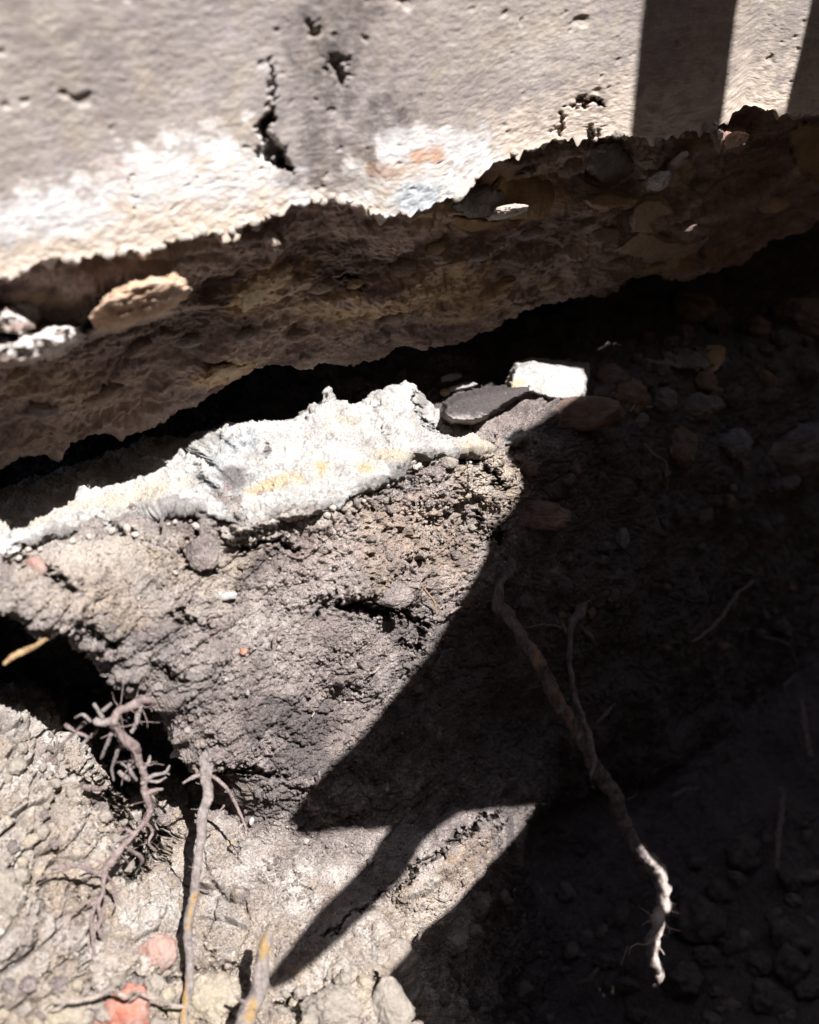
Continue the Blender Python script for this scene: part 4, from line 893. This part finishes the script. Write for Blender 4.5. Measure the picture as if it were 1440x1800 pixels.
e, W, R = root('gnarled pinkish branching root crusted with dirt in front of the black hollow', PX, 'pinkbark', 9, rough=.25, seg=18,
    extra=[([(247,1236,-.078,4.13),(243,1256,-.084,4.82),(240,1272,-.088,4.13),(230,1288,-.09,3.44)], 'bark'), ([(200,1268,-.092,6.2),(180,1272,-.09,6.89),(168,1266,-.088,5.51)], 'bark'), ([(182,1264,-.09,3.44),(172,1246,-.085,2.76),(166,1236,-.082,2.07)], 'bark'),
           ([(180,1250,-.088,3.44),(190,1242,-.085,2.76),(196,1236,-.083,2.07)], 'bark'), ([(196,1290,-.09,3.44),(188,1308,-.088,3.44),(180,1330,-.085,2.76),(178,1334,-.085,1.72)], 'bark'),
           ([(148,1270,-.07,3.44),(136,1282,-.065,2.76),(120,1298,-.06,2.76),(104,1314,-.055,2.41),(94,1330,-.05,2.41),(80,1338,-.045,2.07)], 'pinkbark'), ([(114,1274,-.06,3.44),(126,1282,-.063,3.44),(140,1290,-.066,2.76),(158,1296,-.07,2.76),(172,1282,-.08,2.07)], 'pinkbark'),
           ([(162,1290,-.072,2.41),(152,1302,-.07,2.41),(140,1312,-.068,1.38)], 'bark'), ([(226,1370,-.09,4.13),(214,1362,-.088,4.13),(207,1356,-.086,2.76)], 'bark'), ([(250,1378,-.10,3.44),(270,1364,-.1,2.76),(290,1358,-.1,2.76),(298,1346,-.1,1.72)], 'bark'),
           ([(288,1358,-.1,2.07),(298,1362,-.1,1.38)], 'bark'), ([(252,1352,-.098,2.76),(262,1338,-.098,2.76),(264,1328,-.096,1.38)], 'bark'), ([(240,1372,-.098,2.76),(230,1356,-.095,2.76),(226,1342,-.092,1.72)], 'bark'), ([(252,1398,-.1,3.44),(270,1388,-.102,3.44),(286,1386,-.104,2.07)], 'pinkbark'),
           ([(190,1528,-.13,4.13),(170,1534,-.128,3.44),(150,1524,-.125,4.13),(135,1522,-.12,3.44),(118,1528,-.115,2.76),(90,1536,-.11,2.76),(66,1546,-.105,2.07)], 'pinkbark'), ([(226,1492,-.118,3.44),(240,1500,-.115,3.44),(250,1510,-.113,3.44),(248,1518,-.113,2.07)], 'pinkbark'),
           ([(168,1590,-.145,2.76),(160,1620,-.15,2.76),(163,1650,-.158,2.41),(166,1690,-.168,2.07),(164,1696,-.17,1.38)], 'pinkbark'), ([(206,1500,-.125,2.76),(196,1490,-.122,2.76),(210,1476,-.12,2.07),(232,1466,-.118,1.72)], 'bark'), ([(190,1520,-.13,2.07),(160,1508,-.12,2.07),(140,1515,-.118,1.38)], 'pinkbark'),([(255,1445,-.112,3),(268,1462,-.115,2.5),(262,1480,-.118,2),(275,1496,-.12,1.5)], 'pinkbark'), ([(236,1466,-.117,3),(222,1458,-.112,2.5),(206,1462,-.108,2),(192,1454,-.105,1.5)], 'pinkbark'),
           ([(186,1540,-.132,3),(200,1556,-.135,2.2),(204,1580,-.14,1.8),(198,1600,-.145,1.2)], 'pinkbark'), ([(120,1524,-.115,2.5),(108,1512,-.11,2),(90,1512,-.105,1.5)], 'pinkbark'), ([(180,1575,-.14,2.5),(150,1588,-.14,2),(128,1606,-.142,1.6),(122,1630,-.146,1.2)], 'pinkbark'),
           ([(218,1305,-.088,4),(206,1326,-.084,3),(196,1350,-.08,2.5),(200,1372,-.08,1.5)], 'bark'), ([(246,1340,-.094,3),(228,1350,-.09,2.5),(214,1342,-.088,2)], 'bark'), ([(258,1372,-.1,3),(276,1374,-.102,2.5),(292,1366,-.104,1.5)], 'bark'), ([(160,1268,-.085,3),(146,1256,-.08,2.5),(132,1262,-.076,1.8)], 'bark'),
           ([(150,1380,-.03,5.51),(170,1384,-.045,4.82),(186,1382,-.055,3.44)],'pinkbark')], nst=60, length=(2, 7), rad=.12)
root('thick broken tan root stub rising from the bottom edge of the pit floor', [(471,1634,-.235,6.8),(466,1650,-.238,10.2),(461,1680,-.243,11.9),(456,1710,-.25,13.6),(447,1745,-.258,14.45),(434,1785,-.268,17),(415,1840,-.28,20.4)], 'bark', 11, rough=.15, seg=22, inner=[(464,1665,7,30,1,8),(440,1782,8,22,.9,20)],
    extra=[([(434,1764,-.262,3.4),(422,1756,-.262,3.4),(416,1752,-.262,2.55)], 'pinkbark')], nst=5, length=(1.0, 2.0), rad=.12)
for k_, (x0, y0) in enumerate([(462,1790), (470,1800), (476,1792)]):
    tube('curled_rootlet', [(x0,y0,-.285,1.4),(x0+6,y0-14,-.29,1.4),(x0+12,y0-24,-.29,1.3),(x0+16,y0-10,-.29,1.2),(x0+10,y0+6,-.288,1)], 'paleroot', parent=None, label=('first', 'second', 'third')[k_]+' curled hair root from the left beside the thick broken stub', cat='rootlet', seed=60+k_, seg=8)
tube('tan_twig', [(8,1168,-.075,3),(22,1156,-.073,5),(45,1143,-.07,5),(68,1132,-.06,4),(92,1118,-.045,3)], 'tanbark', label='short bright tan twig poking into the black hollow at the left edge', cat='twig', seed=12)
root('thin dry forked rootlet stretched across the bottom above the orange brick', [(95,1762,.03,2.5),(130,1762,.035,3),(160,1754,.04,3.5),(178,1746,.045,4),(195,1740,.05,4),(208,1746,.05,3.5),(222,1752,.05,3),(235,1744,.05,3.5),(242,1746,.05,3),(260,1752,.05,3.5),(276,1754,.05,3),(300,1766,.045,2.5),(326,1769,.045,2.5)], 'paleroot', 13, surf=True,
    extra=[([(130,1762,.035,2),(110,1752,.03,1.6),(98,1742,.03,1)], 0), ([(112,1756,.03,1.5),(92,1758,.03,1.2),(74,1766,.028,.9)], 0), ([(120,1762,.03,1.6),(100,1772,.028,1.3),(82,1776,.028,.8)], 0), ([(258,1750,.05,2.5),(262,1736,.05,2.3),(256,1722,.05,2)], 0), ([(268,1752,.05,2),(270,1742,.05,1.5)], 0), ([(246,1746,.05,2),(238,1752,.05,2),(230,1757,.05,1.5)], 0)])
def twig(label, pts, mat, seed, name='rootlet', seg=8): return tube(name, pts, mat, label=label, cat=name.replace('_', ' '), seed=seed, seg=seg, surf=True)
twig('thin dusty rootlet slanting down the shaded bank near the right edge', [(1325,1022,.02,3),(1300,1040,.03,3.5),(1275,1075,.035,3.5),(1250,1105,.035,3),(1216,1128,.03,2.5)], 'darkbark', 20)
twig('hooked grey rootlet in the dark at the right edge', [(1345,1120,.03,2),(1375,1128,.035,2.5),(1392,1150,.035,3),(1398,1185,.035,3),(1378,1208,.035,2)], 'darkbark', 21)
twig('straight dim root hanging at the far right edge', [(1408,1230,.06,5),(1414,1270,.07,6),(1422,1332,.08,6)], 'darkbark', 22, 'root')
twig('long dim upright root in the lower right darkness', [(1374,1385,.08,5),(1372,1440,.10,5),(1366,1530,.12,4)], 'darkbark', 23, 'root')
twig('short reddish twig lying in the dark right of the long bent root', [(1180,1400,.04,3),(1205,1390,.05,4),(1228,1384,.05,2)], 'darkbark', 24, 'twig')
twig('faint curved rootlet on the dark floor left of the pale root tip', [(1015,1728,.03,3),(1035,1722,.04,4),(1052,1702,.04,3)], 'darkbark', 25)
twig('thin grey rootlet in the dark beside the middle of the long bent root', [(1048,1272,.02,2),(1066,1252,.025,3),(1082,1236,.02,1.5)], 'darkbark', 26)
twig('forked hair root in the shade right of the brown bedded stone', [(1108,722,.012,1.4),(1122,706,.014,1.4),(1132,714,.014,1.2),(1148,715,.012,1)], 'bark', 27)
twig('long hair root trailing down the shaded bank', [(1134,780,.012,1.2),(1150,798,.014,1.3),(1172,815,.014,1.3),(1174,840,.013,1.1),(1172,862,.01,.9)], 'bark', 28)
twig('thin red twig on the lit bank right of the orange fleck', [(492,1104,.006,1.5),(484,1118,.012,2.8),(480,1132,.008,1.5)], 'pinkbark', 29, 'twig')
twig('wiry rootlet over the lit bank below the deepest crack', [(742,1030,.008,1.5),(752,1042,.014,2),(764,1060,.012,2),(768,1078,.006,1.5)], 'tanbark', 30)
twig('pinkish rootlet at the edge of the large shadow low on the bank', [(560,1355,.012,2),(563,1368,.014,3),(556,1378,.012,2.2)], 'pinkbark', 31)
twig('white hair root curling at the edge of the large shadow', [(618,1296,.008,1),(622,1306,.014,1.6),(612,1312,.01,1)], 'paleroot', 32)
twig('straw coloured hair root low on the lit bank', [(546,1246,.008,1),(552,1252,.012,1.5),(548,1260,.01,1)], 'paleroot', 33)
twig('tiny chip of straw on the lit bank above the large shadow', [(650,1184,.008,1.2),(660,1180,.012,2),(668,1172,.008,1.2)], 'paleroot', 34)
twig('pale twig half buried at the edge of the large shadow', [(792,1078,.008,2),(802,1070,.012,2.6),(812,1066,.008,1.8)], 'paleroot', 35)
twig('thin grey twig standing from the lit bank under the ledge', [(284,912,.004,1.5),(284,925,.012,2.4),(288,908,.016,1.6)], 'bark', 36, 'twig')
twig('small red bark scrap on the dark top of the ledge', [(322,832,.008,4),(318,840,.012,5),(320,846,.01,3)], 'pinkbark', 37, 'bark_scrap')
twig('thin stalk beside the shadowed foot of the bank', [(740,1636,.006,1.5),(738,1648,.02,2.2),(736,1658,.02,1)], 'paleroot', 38)

# ---- timber posts behind the viewer, and an unseen sheet added to throw the shadows
from mathutils.geometry import tessellate_polygon
def QP(W, yp=-.70):
    return [tuple((w-SD*((w[1]-yp)/SD[1]))[[0, 2]]) for w in W]
def sheet_obj(name, loops, y0, th, mat, parent=None, label=None, cat=None):
    loops3 = [[Vector((x, 0, z)) for x, z in L] for L in loops]
    tri = tessellate_polygon(loops3); flat = [v for L in loops3 for v in L]; n = len(flat)
    V = [(v.x, y0, v.z) for v in flat]+[(v.x, y0-th, v.z) for v in flat]
    Fs = [tuple(t) for t in tri]+[tuple(i+n for i in reversed(t)) for t in tri]; s = 0
    for L in loops3:
        k = len(L)
        for i in range(k): Fs.append((s+i, s+(i+1) % k, n+s+(i+1) % k, n+s+i))
        s += k
    c = np.array(parent.location) if parent else np.array([loops[0][0][0], y0, -.8])
    me = bpy.data.meshes.new(name); me.from_pydata([tuple(np.array(v)-c) for v in V], [], Fs); me.update()
    o = link(name, me, parent, M[mat])
    if not parent: o.location = Vector(c); tag(o, label, cat)
    return o
def post(x0, lean0, x1, lean1, label, notch=None):
    """leaning timber given by its two edges x = x0 + lean*(1.3 - z)"""
    L = [(x0+lean0*(1.3-z), z) if k < 2 else (x1+lean1*(1.3-z), z) for k, z in enumerate((2.3, -.85, -.85, 2.3))]
    if notch: L = [L[0], (x0+lean0*(1.3-1.17), 1.17), (notch, 1.10), (notch, -.85)]+L[2:]  # post narrowed here so sunlight reaches the pale chunk
    sheet_obj('timber_post', [L], -.715, .02, 'timber', label=label, cat='post')
OUT = [(1.75,1.20),(1.2,1.20),(.88,1.195),(.872,1.06),(.835,.985),(.790,.962),(.765,.953),(.715,.939),(.665,.925),(.642,.906),(.645,.88),(.651,.857),(.656,.83),(.654,.81),(.649,.79),(.622,.768),(.60,.757),(.588,.73),(.578,.70),(.535,.645),(.494,.593),(.435,.545),(.382,.499),(.345,.476),(.315,.458),(.284,.433),(.284,.420),(.290,.410),(.34,.366),(.405,.318),
    (.358,.288),(.33,.262),(.29,.243),(.251,.228),(.22,.204),(.180,.172),(.200,.166),(.24,.178),(.265,.188),(.305,.199),(.347,.214),(.38,.240),(.408,.262),(.445,.272),(.473,.273),(.54,.228),(.609,.187),(.606,.165),(.597,.147),(.55,.128),(.501,.113),(.445,.096),(.391,.08),(.34,.072),(.298,.07),(.262,.056),(.262,.02),(.27,-.005),(.285,-.05),(.29,-.076),(.27,-.2),(.27,-1.15),(1.75,-1.15)]  # outline shaped to give the wanted shadow edge
q = np.array(QP(MAINC)); tg = np.gradient(q, axis=0); tg /= np.linalg.norm(tg, axis=1, keepdims=True); nn_ = np.stack([-tg[:, 1], tg[:, 0]], 1)
hw = .0070
slot = [tuple(a) for a in (q+nn_*hw)]+[tuple(a) for a in (q-nn_*hw)[::-1]]  # slot shaped to let sunlight through to the root tip
sheet_obj('plywood_sheet', [OUT, slot], -.70, .012, 'timber', label='weathered plywood sheet with a broken edge and a split, standing behind the viewer', cat='plywood sheet')
post(.786, .077, .919, .12, 'left timber post of the hoarding behind the viewer, cut narrower lower down', .872)
post(1.040, .03, 1.165, .03, 'right timber post of the hoarding behind the viewer')
# ---- unseen house added behind the viewer to close off the low sky
def boxes(name, L, mat, parent):
    V, Fc = [], []
    for x0, x1, y0, y1, z0, z1 in L:
        k = len(V); V += [(x, y, z) for x in (x0, x1) for y in (y0, y1) for z in (z0, z1)]
        Fc += [tuple(k+i for i in f) for f in ((0,1,3,2),(4,6,7,5),(0,4,5,1),(2,3,7,6),(0,2,6,4),(1,5,7,3))]
    me = bpy.data.meshes.new(name); me.from_pydata(V, [], Fc); me.update()
    return link(name, me, parent, mat)
def brick_mat():
    s = NT('dark_brick'); x = s.n('ShaderNodeTexBrick'); mp = s.n('ShaderNodeMapping'); mp.inputs['Rotation'].default_value = (math.radians(90), 0, 0)
    s.l(s.co, mp.inputs['Vector']); s.l(mp.outputs[0], x.inputs['Vector'])
    x.inputs['Color1'].default_value = (.11, .055, .04, 1); x.inputs['Color2'].default_value = (.075, .04, .032, 1); x.inputs['Mortar'].default_value = (.14, .125, .11, 1)
    x.inputs['Scale'].default_value = 1.0; x.inputs['Brick Width'].default_value = .225; x.inputs['Row Height'].default_value = .075; x.inputs['Mortar Size'].default_value = .008
    return s.done(x.outputs['Color'])
g = NT('window_glass'); g.b.inputs['Roughness'].default_value = .08; GL = g.done((.02, .022, .025))
house = empty('brick_house', (2, -6, -.25), 'tall dark brick house across the way behind the viewer', 'house')
boxes('wall', [(-14, 14, -1.0, 0, 0, 9.2)], brick_mat(), house)  # wall of the added sky-blocking house
boxes('roof', [(-14.3, 14.3, -1.3, .25, 9.2, 9.4)], M['timber'], house)
for fx in (-9, -4.5, 0, 4.5, 9):
    for fz in (1.2, 4.2, 7.0):
        w = boxes('window', [(fx-.6, fx-.52, .002, .05, fz, fz+1.4), (fx+.52, fx+.6, .002, .05, fz, fz+1.4), (fx-.52, fx+.52, .002, .05, fz, fz+.08), (fx-.52, fx+.52, .002, .05, fz+1.32, fz+1.4)], M['timber'], house)
        boxes('pane', [(fx-.52, fx+.52, .004, .02, fz+.08, fz+1.32)], GL, w)

for nm, x0, x1, lb in (('return_wall', -2.3, -2.0, 'dark brick return wall closing the near end of the trench, outside the picture'), ('return_wall', 6.5, 6.8, 'dark brick return wall closing the far end of the trench, outside the picture')):  # unseen walls added to hold the ambient light down
    e = empty(nm, (x0, -3, -1.4), lb, 'wall')
    boxes('wall', [(0, x1-x0, -3, 2.95, 0, 5.6)], brick_mat(), e); boxes('coping', [(-.04, x1-x0+.04, -3, 2.95, 5.6, 5.68)], M['damp'], e)  # walls added unseen to block sky light
